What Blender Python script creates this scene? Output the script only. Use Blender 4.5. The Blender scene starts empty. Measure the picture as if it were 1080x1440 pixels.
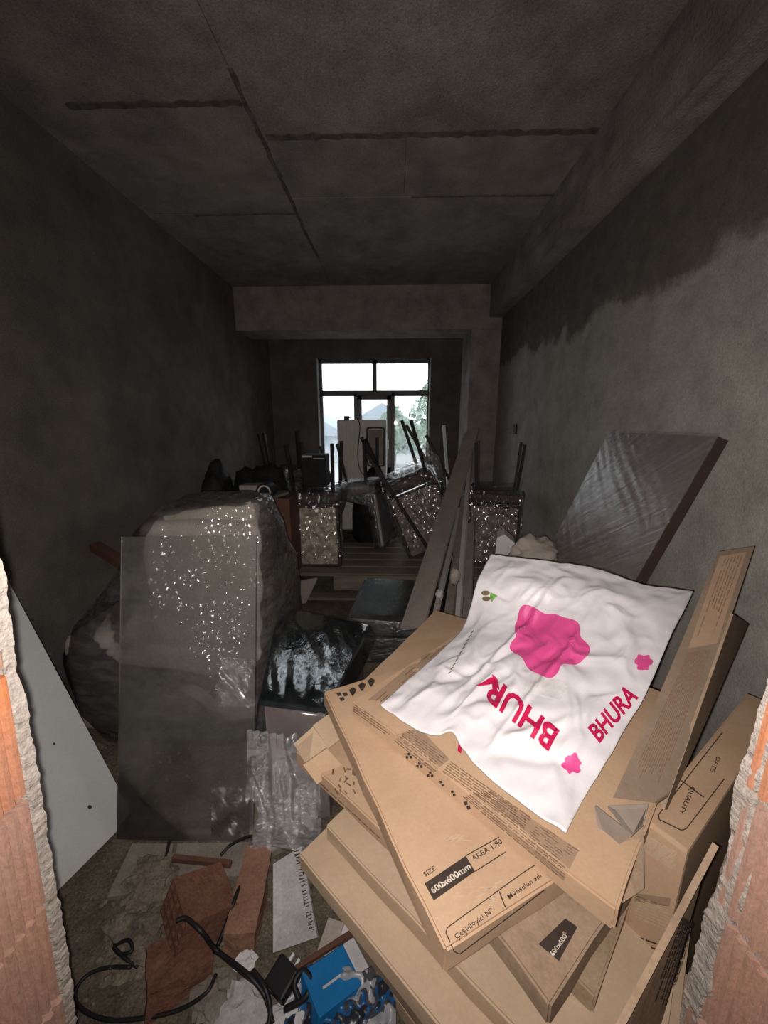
import bpy, bmesh, math, random
from mathutils import Vector, Matrix, noise
from mathutils.bvhtree import BVHTree
random.seed(7)
S = bpy.context.scene
C = S.collection
R = math.radians

# ------------------------------------------------------------------ camera
F = 545.0
CAM = Vector((0.0, 0.0, 1.40))
cd = bpy.data.cameras.new('camera')
cam = bpy.data.objects.new('camera', cd); C.objects.link(cam)
cam.location = CAM
cam.rotation_euler = (R(77.0), 0.0, R(1.6))
cd.sensor_fit = 'VERTICAL'; cd.sensor_height = 24.0; cd.lens = F/1440.0*24.0
cd.clip_start = 0.02; cd.clip_end = 300
S.camera = cam
CR = cam.rotation_euler.to_matrix()

# ------------------------------------------------------------------ light
w = bpy.data.worlds.new('overcast_sky'); S.world = w; w.use_nodes = True
bg = w.node_tree.nodes['Background']
bg.inputs[0].default_value = (0.90, 0.96, 1.0, 1); bg.inputs[1].default_value = 5.0
fl = bpy.data.lights.new('phone_flash_offscreen', 'SPOT')
fl.energy = 90; fl.color = (1.0, 0.94, 0.895); fl.spot_size = R(164); fl.spot_blend = 1.0
fl.shadow_soft_size = 0.005
flo = bpy.data.objects.new('phone_flash_offscreen', fl); C.objects.link(flo)
flo.location = (-0.014, 0.0, 1.392)
flo.rotation_euler = cam.rotation_euler      # the phone's flash looks where the lens looks
S.view_settings.view_transform = 'Standard'
S.view_settings.look = 'None'
S.view_settings.gamma = 1.0
S.view_settings.use_curve_mapping = False
S.view_settings.exposure = -0.15

# ------------------------------------------------------------------ pixel -> place
def ray(px, py):
    return CR @ Vector(((px-540)/F, -(py-720)/F, -1.0))
def pz(px, py, z):
    d = ray(px, py); return CAM + d*((z-CAM.z)/d.z)
def py_(px, py, y):
    d = ray(px, py); return CAM + d*(y/d.y)
def px_(px, py, x):
    d = ray(px, py); return CAM + d*(x/d.x)
def pt(px, py, t):
    return CAM + ray(px, py)*t

# ------------------------------------------------------------------ materials
MATS = {}
def _new(name):
    m = bpy.data.materials.new(name); m.use_nodes = True
    nt = m.node_tree; nt.nodes.clear()
    out = nt.nodes.new('ShaderNodeOutputMaterial')
    MATS[name] = m
    return m, nt, out
def N(nt, kind, **kw):
    n = nt.nodes.new(kind)
    for k, v in kw.items():
        if k.startswith('_'): setattr(n, k[1:], v)
        else: n.inputs[k].default_value = v
    return n
def L(nt, a, b): nt.links.new(a, b)
def c4(c): return (c[0], c[1], c[2], 1)
def mat(name, c1, c2=None, scale=8, rough=.8, bump=.15, bscale=60, metallic=0, spec=.3, stretch=None, speckle=0, contrast=(.35,.65)):
    m, nt, out = _new(name)
    p = N(nt, 'ShaderNodeBsdfPrincipled', Roughness=rough, Metallic=metallic)
    p.inputs['Specular IOR Level'].default_value = spec
    L(nt, p.outputs[0], out.inputs[0])
    tc = N(nt, 'ShaderNodeTexCoord'); vec = tc.outputs['Object']
    if stretch:
        mp = N(nt, 'ShaderNodeMapping', Scale=stretch); L(nt, vec, mp.inputs[0]); vec = mp.outputs[0]
    if c2 is None: c2 = tuple(x*.8 for x in c1)
    n1 = N(nt, 'ShaderNodeTexNoise', Scale=scale, Detail=8, Roughness=.65); L(nt, vec, n1.inputs['Vector'])
    rp = N(nt, 'ShaderNodeValToRGB'); L(nt, n1.outputs[0], rp.inputs[0])
    rp.color_ramp.elements[0].position = contrast[0]; rp.color_ramp.elements[0].color = c4(c2)
    rp.color_ramp.elements[1].position = contrast[1]; rp.color_ramp.elements[1].color = c4(c1)
    col = rp.outputs[0]
    if speckle:
        n3 = N(nt, 'ShaderNodeTexNoise', Scale=140, Detail=3, Roughness=.7); L(nt, tc.outputs['Object'], n3.inputs['Vector'])
        mr = N(nt, 'ShaderNodeMapRange'); mr.inputs[1].default_value=.3; mr.inputs[2].default_value=.7
        mr.inputs[3].default_value = 1-speckle; mr.inputs[4].default_value = 1+speckle
        L(nt, n3.outputs[0], mr.inputs[0])
        mx = N(nt, 'ShaderNodeVectorMath', _operation='SCALE'); L(nt, col, mx.inputs[0]); L(nt, mr.outputs[0], mx.inputs['Scale'])
        col = mx.outputs[0]
    L(nt, col, p.inputs['Base Color'])
    if bump:
        n2 = N(nt, 'ShaderNodeTexNoise', Scale=bscale, Detail=6, Roughness=.6); L(nt, vec, n2.inputs['Vector'])
        b = N(nt, 'ShaderNodeBump', Strength=bump, Distance=.01); L(nt, n2.outputs[0], b.inputs['Height'])
        L(nt, b.outputs[0], p.inputs['Normal'])
    return m
def film(name, milky=.12, gloss=.30, tint=(.80,.80,.82), rough=.12, scale=14, stretch=(1,1,5), bump=.9, dist=.02, facet=55, tex=None, fa=.3, fk=.8):
    """clear stretch film: see-through, glossy, creased, a little milky"""
    m, nt, out = _new(name)
    tr = N(nt, 'ShaderNodeBsdfTransparent', Color=(.93,.93,.94,1))
    gl = N(nt, 'ShaderNodeBsdfGlossy', Color=(1,1,1,1), Roughness=rough)
    df = N(nt, 'ShaderNodeBsdfDiffuse', Color=c4(tint))
    tc = N(nt, 'ShaderNodeTexCoord'); mp = N(nt, 'ShaderNodeMapping', Scale=stretch, Rotation=(.4,.5,.3))
    if tex: mp.vector_type = 'TEXTURE'; mp.inputs['Rotation'].default_value = tex[0]; mp.inputs['Scale'].default_value = tex[1]
    L(nt, tc.outputs['Object'], mp.inputs[0])
    n1 = N(nt, 'ShaderNodeTexNoise', Scale=scale, Detail=5, Roughness=.6, Distortion=.6); L(nt, mp.outputs[0], n1.inputs['Vector'])
    n2 = N(nt, 'ShaderNodeTexNoise', Scale=scale*4.5, Detail=3, Roughness=.55); L(nt, mp.outputs[0], n2.inputs['Vector'])
    ad0 = N(nt, 'ShaderNodeMath', _operation='MULTIPLY_ADD'); ad0.inputs[1].default_value = .35
    L(nt, n2.outputs[0], ad0.inputs[0]); L(nt, n1.outputs[0], ad0.inputs[2])
    vo = N(nt, 'ShaderNodeTexVoronoi', Scale=facet); L(nt, tc.outputs['Object'], vo.inputs['Vector'])
    ad = N(nt, 'ShaderNodeMath', _operation='MULTIPLY_ADD'); ad.inputs[1].default_value = fa
    L(nt, vo.outputs['Distance'], ad.inputs[0]); L(nt, ad0.outputs[0], ad.inputs[2])
    b = N(nt, 'ShaderNodeBump', Strength=bump, Distance=dist); L(nt, ad.outputs[0], b.inputs['Height'])
    L(nt, b.outputs[0], gl.inputs['Normal'])
    lw = N(nt, 'ShaderNodeFresnel', IOR=1.5); 
    mr = N(nt, 'ShaderNodeMath', _operation='MULTIPLY_ADD'); mr.inputs[1].default_value = fk; mr.inputs[2].default_value = gloss*.25
    L(nt, lw.outputs[0], mr.inputs[0])
    rp = N(nt, 'ShaderNodeMapRange'); rp.inputs[1].default_value=.42; rp.inputs[2].default_value=.75; rp.inputs[3].default_value=milky*.45; rp.inputs[4].default_value=min(1,milky*2.2)
    L(nt, n1.outputs[0], rp.inputs[0])
    m1 = N(nt, 'ShaderNodeMixShader'); L(nt, rp.outputs[0], m1.inputs[0]); L(nt, tr.outputs[0], m1.inputs[1]); L(nt, df.outputs[0], m1.inputs[2])
    m2 = N(nt, 'ShaderNodeMixShader'); L(nt, mr.outputs[0], m2.inputs[0]); L(nt, m1.outputs[0], m2.inputs[1]); L(nt, gl.outputs[0], m2.inputs[2])
    L(nt, m2.outputs[0], out.inputs[0])
    return m
def glass(name, milky=.1, tint=(.9,.95,.95), dust=(.5,.48,.46), rough=.03, trans=False):
    m, nt, out = _new(name)
    tr = N(nt, 'ShaderNodeBsdfTransparent', Color=c4(tint))
    gl = N(nt, 'ShaderNodeBsdfGlossy', Roughness=rough)
    df = N(nt, 'ShaderNodeBsdfTranslucent' if trans else 'ShaderNodeBsdfDiffuse', Color=c4(dust))
    tc = N(nt, 'ShaderNodeTexCoord')
    n1 = N(nt, 'ShaderNodeTexNoise', Scale=5, Detail=9, Roughness=.7); L(nt, tc.outputs['Object'], n1.inputs['Vector'])
    rp = N(nt, 'ShaderNodeMapRange'); rp.inputs[1].default_value=.35; rp.inputs[2].default_value=.7; rp.inputs[3].default_value=milky*.5; rp.inputs[4].default_value=min(1,milky*1.5)
    L(nt, n1.outputs[0], rp.inputs[0])
    fr = N(nt, 'ShaderNodeFresnel', IOR=1.45)
    m1 = N(nt, 'ShaderNodeMixShader'); L(nt, rp.outputs[0], m1.inputs[0]); L(nt, tr.outputs[0], m1.inputs[1]); L(nt, df.outputs[0], m1.inputs[2])
    m2 = N(nt, 'ShaderNodeMixShader'); L(nt, fr.outputs[0], m2.inputs[0]); L(nt, m1.outputs[0], m2.inputs[1]); L(nt, gl.outputs[0], m2.inputs[2])
    L(nt, m2.outputs[0], out.inputs[0])
    return m
def wall_two_tone(name, up, low, zc):
    """raw wall above, trowelled plaster below with a ragged border"""
    m, nt, out = _new(name)
    p = N(nt, 'ShaderNodeBsdfPrincipled', Roughness=.9); p.inputs['Specular IOR Level'].default_value = .15
    L(nt, p.outputs[0], out.inputs[0])
    tc = N(nt, 'ShaderNodeTexCoord'); sp = N(nt, 'ShaderNodeSeparateXYZ'); L(nt, tc.outputs['Object'], sp.inputs[0])
    n1 = N(nt, 'ShaderNodeTexNoise', Scale=3.2, Detail=7, Roughness=.6); L(nt, tc.outputs['Object'], n1.inputs['Vector'])
    ad = N(nt, 'ShaderNodeMath', _operation='MULTIPLY_ADD'); ad.inputs[1].default_value = .55
    L(nt, n1.outputs[0], ad.inputs[0]); L(nt, sp.outputs[2], ad.inputs[2])
    mr = N(nt, 'ShaderNodeMapRange', _interpolation_type='SMOOTHSTEP'); mr.inputs[1].default_value = zc+.275-.05; mr.inputs[2].default_value = zc+.275+.05
    L(nt, ad.outputs[0], mr.inputs[0])
    def tone(c, sc):
        n = N(nt, 'ShaderNodeTexNoise', Scale=sc, Detail=9, Roughness=.7); L(nt, tc.outputs['Object'], n.inputs['Vector'])
        r = N(nt, 'ShaderNodeValToRGB'); L(nt, n.outputs[0], r.inputs[0])
        r.color_ramp.elements[0].position=.3; r.color_ramp.elements[1].position=.7
        r.color_ramp.elements[0].color = c4([x*.72 for x in c]); r.color_ramp.elements[1].color = c4([x*1.2 for x in c])
        return r.outputs[0]
    mx = N(nt, 'ShaderNodeMix', _data_type='RGBA')
    L(nt, mr.outputs[0], mx.inputs[0]); L(nt, tone(low, 5), mx.inputs[6]); L(nt, tone(up, 9), mx.inputs[7])
    n3 = N(nt, 'ShaderNodeTexNoise', Scale=150, Detail=3, Roughness=.7); L(nt, tc.outputs['Object'], n3.inputs['Vector'])
    m3 = N(nt, 'ShaderNodeMapRange'); m3.inputs[1].default_value=.3; m3.inputs[2].default_value=.7; m3.inputs[3].default_value=.82; m3.inputs[4].default_value=1.18
    L(nt, n3.outputs[0], m3.inputs[0])
    vm = N(nt, 'ShaderNodeVectorMath', _operation='SCALE'); L(nt, mx.outputs[2], vm.inputs[0]); L(nt, m3.outputs[0], vm.inputs['Scale'])
    L(nt, vm.outputs[0], p.inputs['Base Color'])
    b = N(nt, 'ShaderNodeBump', Strength=.35, Distance=.01); L(nt, n3.outputs[0], b.inputs['Height']); L(nt, b.outputs[0], p.inputs['Normal'])
    return m

M = {}
M['ceil'] = mat('raw_concrete_ceiling', (.35,.31,.283), (.21,.186,.17), 4, .95, .5, 90, spec=.1, speckle=.3)
M['ceil_gap'] = mat('dark_joint', (.17,.15,.138), (.085,.075,.068), 20, .95, .3, 60, spec=.1)
M['beam'] = mat('raw_concrete_beam', (.35,.31,.283), (.21,.186,.17), 5, .95, .5, 80, spec=.1, speckle=.25)
M['wall_l'] = mat('grey_render_wall', (.18,.16,.142), (.108,.096,.085), 3, .95, .5, 90, spec=.1, speckle=.28)
M['wall_r'] = wall_two_tone('half_plastered_wall', (.15,.133,.118), (.37,.345,.305), 2.03)
M['wall_f'] = mat('dark_render_wall', (.18,.16,.142), (.108,.096,.085), 3, .95, .4, 80, spec=.1, speckle=.2)
M['corr'] = mat('corridor_render', (.25,.23,.21), (.18,.165,.15), 3, .95, .3, 80, spec=.1)
M['floor'] = mat('dirty_screed', (.155,.125,.09), (.07,.058,.042), 9, .95, .9, 45, spec=.1, speckle=.45)
M['card'] = mat('kraft_cardboard', (.43,.29,.185), (.37,.24,.15), 5, .75, .06, 50, spec=.25, speckle=.05)
M['card_pale'] = mat('pale_kraft_cardboard', (.45,.33,.225), (.38,.275,.18), 6, .8, .06, 50, spec=.2, speckle=.05)
M['card_dark'] = mat('scuffed_kraft_cardboard', (.34,.24,.16), (.23,.16,.105), 9, .85, .12, 60, spec=.2, speckle=.12)
M['card_grey'] = mat('greyed_kraft_cardboard', (.37,.275,.20), (.315,.23,.165), 7, .8, .08, 50, spec=.2, speckle=.08)
M['card_in'] = mat('grey_inner_cardboard', (.26,.215,.18), (.20,.165,.135), 12, .85, .1, 50, spec=.2)
M['ink'] = mat('brown_black_ink', (.045,.03,.022), (.03,.022,.018), 30, .7, 0)
M['ink_soft'] = mat('faded_brown_ink', (.17,.10,.06), (.13,.075,.045), 30, .8, 0)
M['ink_tone'] = mat('brown_print_tone', (.285,.19,.125), (.25,.165,.105), 30, .8, 0)
M['ink_white'] = mat('pale_print', (.62,.55,.45), (.40,.34,.28), 40, .8, 0)
M['bag'] = mat('white_woven_plastic', (.64,.605,.615), (.60,.565,.575), 4, .38, .12, 22, spec=.5)
M['pink'] = mat('pink_print', (.62,.075,.245), (.58,.065,.22), 9, .45, 0, spec=.4)
M['red'] = mat('crimson_print', (.45,.008,.065), (.41,.007,.055), 9, .45, 0, spec=.4)
M['green'] = mat('green_print', (.16,.36,.07), None, 9, .5, 0)
M['brown_p'] = mat('brown_print', (.17,.12,.06), None, 9, .5, 0)
M['grey_p'] = mat('grey_print', (.50,.47,.46), (.62,.59,.58), 30, .5, 0)
M['brick'] = mat('fired_clay', (.42,.215,.145), (.36,.225,.175), 6, .9, .35, 60, spec=.15, speckle=.14, stretch=(1,1,.35))
M['brick_hot'] = mat('orange_fired_clay', (.48,.175,.075), (.38,.21,.15), 7, .9, .35, 60, spec=.15, speckle=.14, stretch=(1,1,.35))
M['brick_old'] = mat('dusty_fired_clay', (.185,.088,.06), (.11,.052,.036), 10, .95, .4, 60, spec=.1, speckle=.25)
M['brick_pale'] = mat('dusty_pale_clay', (.27,.15,.10), (.19,.10,.066), 8, .95, .3, 60, spec=.1, speckle=.2)
M['mortar'] = mat('pale_mortar', (.42,.365,.32), (.30,.26,.225), 14, .95, .8, 70, spec=.1, speckle=.2)
M['fabric'] = mat('grey_cream_upholstery', (.42,.36,.31), (.32,.275,.235), 5, .9, .3, 120, spec=.15)
M['cream'] = mat('cream_upholstery', (.40,.35,.285), (.33,.285,.235), 6, .9, .2, 120, spec=.15)
M['velvet'] = mat('mottled_beige_velvet', (.62,.53,.42), (.26,.21,.165), 17, .75, .3, 60, spec=.3, contrast=(.42,.60))
M['velvet_d'] = mat('mottled_brown_velvet', (.34,.27,.235), (.15,.115,.10), 17, .75, .3, 60, spec=.3, contrast=(.42,.60))
M['piping'] = mat('dark_brown_piping', (.055,.034,.028), None, 20, .6, .1)
M['blackmet'] = mat('black_metal', (.022,.018,.017), (.014,.012,.011), 30, .55, .05, spec=.3)
M['blackstuff'] = mat('black_nylon', (.014,.013,.013), (.008,.008,.008), 20, .7, .2)
M['frame'] = mat('window_profile', (.15,.13,.135), (.11,.095,.10), 12, .5, .05)
M['lit_reveal'] = mat('lit_reveal_tone', (.55,.56,.58), None, 12, .6, .05)  # pale tone painted for the daylight on the window reveals
M['fridge'] = mat('off_white_sheet_steel', (.74,.70,.63), (.66,.62,.55), 4, .45, .05, spec=.4)
M['fridge_d'] = mat('grey_rubber', (.10,.095,.09), None, 10, .6, .05)
M['mdf'] = mat('grey_brown_fibreboard', (.37,.315,.275), (.29,.245,.21), 6, .85, .12, 60, spec=.15, speckle=.1)
M['strip'] = mat('grey_trim_wood', (.27,.235,.205), (.19,.165,.14), 6, .7, .15, 60, stretch=(4,4,.4))
M['strip_w'] = mat('white_trim', (.50,.47,.44), (.40,.37,.34), 6, .6, .1, 60)
M['board'] = mat('white_laminate', (.52,.525,.52), (.47,.475,.47), 3, .6, .05, 90, spec=.3, speckle=.05)
M['tabledark'] = mat('dark_brown_laminate', (.11,.085,.075), (.075,.055,.048), 5, .5, .1, spec=.4)
M['wrapbrown'] = mat('brown_grey_panel', (.225,.185,.17), (.165,.13,.12), 6, .5, .1, spec=.4)
M['teal'] = mat('dark_teal_glass', (.03,.055,.057), (.02,.036,.038), 6, .06, 0, spec=.9)
M['blue'] = mat('blue_print_card', (.012,.17,.42), (.01,.13,.34), 9, .6, .1)
M['white'] = mat('white_card', (.55,.53,.53), (.46,.44,.44), 10, .8, .1)
M['paper'] = mat('dusty_white_foam', (.44,.41,.40), (.33,.305,.295), 14, .9, .25, 50, speckle=.15)
M['cable'] = mat('black_rubber', (.012,.011,.012), None, 10, .5, .05)
M['wood'] = mat('grey_timber', (.20,.165,.13), (.13,.105,.082), 8, .85, .3, 40, stretch=(.4,4,4))
M['wood_r'] = mat('red_brown_timber', (.13,.062,.04), (.085,.04,.026), 8, .8, .2, 40)
M['floorcard'] = mat('dusty_grey_card', (.22,.195,.16), (.15,.13,.105), 7, .9, .2, 60, speckle=.2)
M['rubble'] = mat('mortar_rubble', (.20,.165,.125), (.10,.08,.06), 18, .95, .6, 60, speckle=.3)
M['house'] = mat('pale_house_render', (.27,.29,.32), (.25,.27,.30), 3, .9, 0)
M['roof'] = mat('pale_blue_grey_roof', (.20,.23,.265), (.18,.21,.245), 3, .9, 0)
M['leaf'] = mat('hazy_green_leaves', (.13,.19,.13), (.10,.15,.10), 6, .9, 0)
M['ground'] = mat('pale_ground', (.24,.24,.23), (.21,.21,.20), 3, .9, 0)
M['pole'] = mat('pale_aluminium', (.62,.66,.66), None, 10, .4, 0)
M['film'] = film('clear_stretch_film', .035, .40, rough=.13, facet=60, fa=1.0, dist=.006)
M['film_chair'] = film('tight_stretch_film', .03, .20, rough=.095, scale=6, stretch=(1,1,3), facet=24, fa=2.7, dist=.007)
M['film_clear'] = film('thin_clear_film', .0, .03, rough=.12, facet=30, fa=.03, scale=3, bump=1.0, tex=((0,R(45),0),(1.6,1,.05)))
M['film_top'] = film('smooth_clear_film', .02, .10, tint=(.6,.65,.65), rough=.06, facet=5, fa=.1, bump=.10, scale=5, stretch=(3,1,1))
M['film_milky'] = film('milky_stretch_film', .06, .35, rough=.105, scale=9, stretch=(1,1,3), facet=42, fa=1.9, dist=.007)
M['film_streak'] = film('streaked_stretch_film', .26, .004, tint=(.40,.355,.345), rough=.24, scale=4, bump=.18, facet=12, fa=.2, fk=.10, tex=((R(-37),0,0),(1,2.2,.09)))
M['film_loose'] = film('loose_clear_film', .15, .15, tint=(.70,.68,.67), rough=.14, scale=12, stretch=(1,4,4), facet=30, fa=.2, fk=.5)
M['pane'] = glass('dusty_glass_sheet', .11, dust=(.38,.35,.325), tint=(.90,.91,.90))
M['winglass'] = glass('window_glass', .09, tint=(.97,.98,.98), dust=(.8,.84,.86), trans=True)

# ------------------------------------------------------------------ builders
ORG = {}
def _finish(o, smooth):
    if smooth:
        for p in o.data.polygons: p.use_smooth = True
def obj(name, bm, m, parent=None, smooth=False, at=None):
    """link bm (world coordinates) as ONE mesh object"""
    bmesh.ops.recalc_face_normals(bm, faces=bm.faces)
    if parent is not None:
        org = ORG[parent.name]
    elif at is not None:
        org = Vector(at)
    else:
        xs = [v.co.x for v in bm.verts]; ys = [v.co.y for v in bm.verts]; zs = [v.co.z for v in bm.verts]
        org = Vector(((min(xs)+max(xs))/2, (min(ys)+max(ys))/2, min(zs)))
    for v in bm.verts: v.co -= org
    me = bpy.data.meshes.new(name); bm.to_mesh(me); bm.free()
    o = bpy.data.objects.new(name, me); C.objects.link(o)
    me.materials.append(M[m] if isinstance(m, str) else m)
    if parent is not None: o.parent = parent
    else: o.location = org
    ORG[o.name] = org
    _finish(o, smooth)
    return o
def tag(o, label, cat, group=None, kind=None):
    o['label'] = label; o['category'] = cat
    if group: o['group'] = group
    if kind: o['kind'] = kind
    return o
def thing(name, label, cat, loc, group=None):
    o = bpy.data.objects.new(name, None); C.objects.link(o)
    o.location = loc; o.empty_display_size = .05
    ORG[o.name] = Vector(loc)
    return tag(o, label, cat, group)
def struct(name, bm, m, parent=None, smooth=False):
    o = obj(name, bm, m, parent, smooth, at=(0,0,0) if parent is None else None)
    o['kind'] = 'structure'
    return o
def BM(): return bmesh.new()
def box(bm, lo, hi, mx=None, bevel=0, seg=2):
    lo, hi = Vector(lo), Vector(hi)
    r = bmesh.ops.create_cube(bm, size=1.0)
    vs = r['verts']
    for v in vs:
        v.co = Vector((lo[i] + (v.co[i]+.5)*(hi[i]-lo[i]) for i in range(3)))
    if bevel:
        es = list({e for v in vs for e in v.link_edges})
        rr = bmesh.ops.bevel(bm, geom=es, offset=bevel, segments=seg, affect='EDGES', profile=.6)
        vs = list({v for f in rr['faces'] for v in f.verts} | {v for v in vs if v.is_valid})
    if mx is not None:
        for v in vs: v.co = mx @ v.co
    return bm
def bx(lo, hi, mx=None, bevel=0, seg=2): return box(BM(), lo, hi, mx, bevel, seg)
def prism(pts, off, bm=None):
    """solid between polygon pts and pts+off"""
    bm = bm or BM(); off = Vector(off)
    a = [bm.verts.new(Vector(p)) for p in pts]; b = [bm.verts.new(Vector(p)+off) for p in pts]
    bm.faces.new(a); bm.faces.new(list(reversed(b)))
    n = len(a)
    for i in range(n): bm.faces.new((a[i], b[i], b[(i+1)%n], a[(i+1)%n]))
    return bm
def slab_quad(p0, p1, p2, p3, th, bm=None):
    p0, p1, p2, p3 = map(Vector, (p0, p1, p2, p3))
    n = (p1-p0).cross(p3-p0).normalized()
    return prism([p0, p1, p2, p3], n*th, bm)
def bar(p, q, w, h, bm=None, up=(0,0,1)):
    bm = bm or BM(); p, q = Vector(p), Vector(q)
    d = (q-p).normalized(); s = d.cross(Vector(up))
    if s.length < 1e-4: s = Vector((1,0,0))
    s.normalize(); u = s.cross(d)
    pts = [p - s*w/2 - u*h/2, p + s*w/2 - u*h/2, p + s*w/2 + u*h/2, p - s*w/2 + u*h/2]
    return prism(pts, q-p, bm)
def spline(pts, n=8):
    pts = [Vector(p) for p in pts]; out = []
    P = [pts[0]*2-pts[1]] + pts + [pts[-1]*2-pts[-2]]
    for i in range(1, len(P)-2):
        for k in range(n):
            t = k/n
            a, b, c, d = P[i-1], P[i], P[i+1], P[i+2]
            out.append(.5*((2*b) + (c-a)*t + (2*a-5*b+4*c-d)*t*t + (3*b-a-3*c+d)*t**3))
    out.append(pts[-1]); return out
def tube(pts, r, bm=None, sides=8, smoothn=8):
    bm = bm or BM()
    pts = spline(pts, smoothn) if smoothn else [Vector(p) for p in pts]
    prev = None; ref = Vector((.31,.2,.93)).normalized()
    for i, p in enumerate(pts):
        d = (pts[min(i+1, len(pts)-1)] - pts[max(i-1, 0)]).normalized()
        s = d.cross(ref).normalized(); u = s.cross(d)
        ring = [bm.verts.new(p + (s*math.cos(2*math.pi*k/sides) + u*math.sin(2*math.pi*k/sides))*r) for k in range(sides)]
        if prev:
            for k in range(sides): bm.faces.new((prev[k], prev[(k+1)%sides], ring[(k+1)%sides], ring[k]))
        else: bm.faces.new(ring)
        prev = ring
    bm.faces.new(list(reversed(prev)))
    return bm
def fbm(p, o=4):
    return noise.fractal(Vector(p), 1.0, 2.0, o)
def rough(bm, amp, freq, seed=0, o=4):
    bm.normal_update()
    sd = Vector((seed*3.1, seed*1.7, seed*.9))
    new = [v.co + v.normal*amp*fbm(v.co*freq + sd, o) for v in bm.verts]
    for v, c in zip(bm.verts, new): v.co = c
    return bm
def subdiv(bm, n):
    bmesh.ops.subdivide_edges(bm, edges=list(bm.edges), cuts=n, use_grid_fill=True); return bm
def loft(rings, bm=None, cap=True):
    bm = bm or BM(); prev = None
    for rg in rings:
        cur = [bm.verts.new(p) for p in rg]
        if prev:
            n = len(cur)
            for k in range(n): bm.faces.new((prev[k], prev[(k+1)%n], cur[(k+1)%n], cur[k]))
        elif cap: bm.faces.new(list(reversed(cur)))
        prev = cur
    if cap: bm.faces.new(prev)
    return bm
def superring(cx, cy, rx, ry, z, n=40, e=3.5):
    out = []
    for k in range(n):
        a = 2*math.pi*k/n; c, s = math.cos(a), math.sin(a)
        out.append(Vector((cx + rx*math.copysign(abs(c)**(2/e), c), cy + ry*math.copysign(abs(s)**(2/e), s), z)))
    return out
def sheet(fn, nu, nv, bm=None):
    bm = bm or BM()
    g = [[bm.verts.new(fn(i/nu, j/nv)) for j in range(nv+1)] for i in range(nu+1)]
    for i in range(nu):
        for j in range(nv): bm.faces.new((g[i][j], g[i+1][j], g[i+1][j+1], g[i][j+1]))
    return bm
def blob(c, r, amp, freq, seed, sub=3, squash=(1,1,1)):
    bm = BM(); bmesh.ops.create_icosphere(bm, subdivisions=sub, radius=1.0)
    sd = Vector((seed*2.3, seed*5.1, seed*1.3))
    for v in bm.verts:
        k = 1 + amp*fbm(v.co*freq + sd, 4)
        v.co = Vector(c) + Vector((v.co.x*r*squash[0], v.co.y*r*squash[1], v.co.z*r*squash[2]))*k
    return bm

# ------------------------------------------------------------------ flat print laid on surfaces
def bvh_of(objs):
    vs = []; fs = []
    for o in objs:
        off = len(vs); w_ = ORG[o.name]
        vs += [v.co + w_ for v in o.data.vertices]; fs += [[i+off for i in p.vertices] for p in o.data.polygons]
    return BVHTree.FromPolygons(vs, fs)
def lay(bm, bvh, lift=.0006):
    """bm holds pixel coordinates in x,y: drop each vertex on the surface hit along its sight line"""
    kill = []
    for v in bm.verts:
        d = ray(v.co.x, v.co.y)
        h, n, i, t = bvh.ray_cast(CAM, d.normalized())
        if h is None: kill.append(v); continue
        if n.dot(d) > 0: n = -n
        v.co = h + n*lift
    if kill: bmesh.ops.delete(bm, geom=kill, context='VERTS')
    return bm
def text_bm(s, org, ux, uy, sub=0, align='LEFT', bold=0.0):
    """lettering in pixel space: origin, pixel vector of one em along the baseline, and up"""
    cu = bpy.data.curves.new('t', 'FONT'); cu.body = s; cu.size = 1.0; cu.resolution_u = 3; cu.align_x = align; cu.offset = bold
    o = bpy.data.objects.new('t', cu); C.objects.link(o)
    dg = bpy.context.evaluated_depsgraph_get(); dg.update()
    me = bpy.data.meshes.new_from_object(o.evaluated_get(dg))
    bm = BM(); bm.from_mesh(me)
    bpy.data.objects.remove(o); bpy.data.curves.remove(cu); bpy.data.meshes.remove(me)
    bmesh.ops.triangulate(bm, faces=bm.faces)
    for k in range(sub):
        es = [e for e in bm.edges if e.calc_length() > .12]
        if es: bmesh.ops.subdivide_edges(bm, edges=es, cuts=1); bmesh.ops.triangulate(bm, faces=bm.faces)
    for v in bm.verts:
        x, y = v.co.x, v.co.y
        v.co = Vector((org[0] + x*ux[0] + y*uy[0], org[1] + x*ux[1] + y*uy[1], 0))
    return bm
def poly_bm(pts, sub=3, bm=None):
    bm = bm or BM()
    f = bm.faces.new([bm.verts.new((p[0], p[1], 0)) for p in pts])
    bmesh.ops.triangulate(bm, faces=[f])
    for k in range(sub):
        bmesh.ops.subdivide_edges(bm, edges=list(bm.edges), cuts=1); bmesh.ops.triangulate(bm, faces=bm.faces)
    return bm
def line_bm(p, q, wpx, bm=None, n=6):
    bm = bm or BM(); dx, dy = q[0]-p[0], q[1]-p[1]; l = math.hypot(dx, dy); nx, ny = -dy/l*wpx/2, dx/l*wpx/2
    prev = None
    for i in range(n+1):
        t = i/n; c = (p[0]+dx*t, p[1]+dy*t)
        cur = (bm.verts.new((c[0]+nx, c[1]+ny, 0)), bm.verts.new((c[0]-nx, c[1]-ny, 0)))
        if prev: bm.faces.new((prev[0], prev[1], cur[1], cur[0]))
        prev = cur
    return bm
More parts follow.
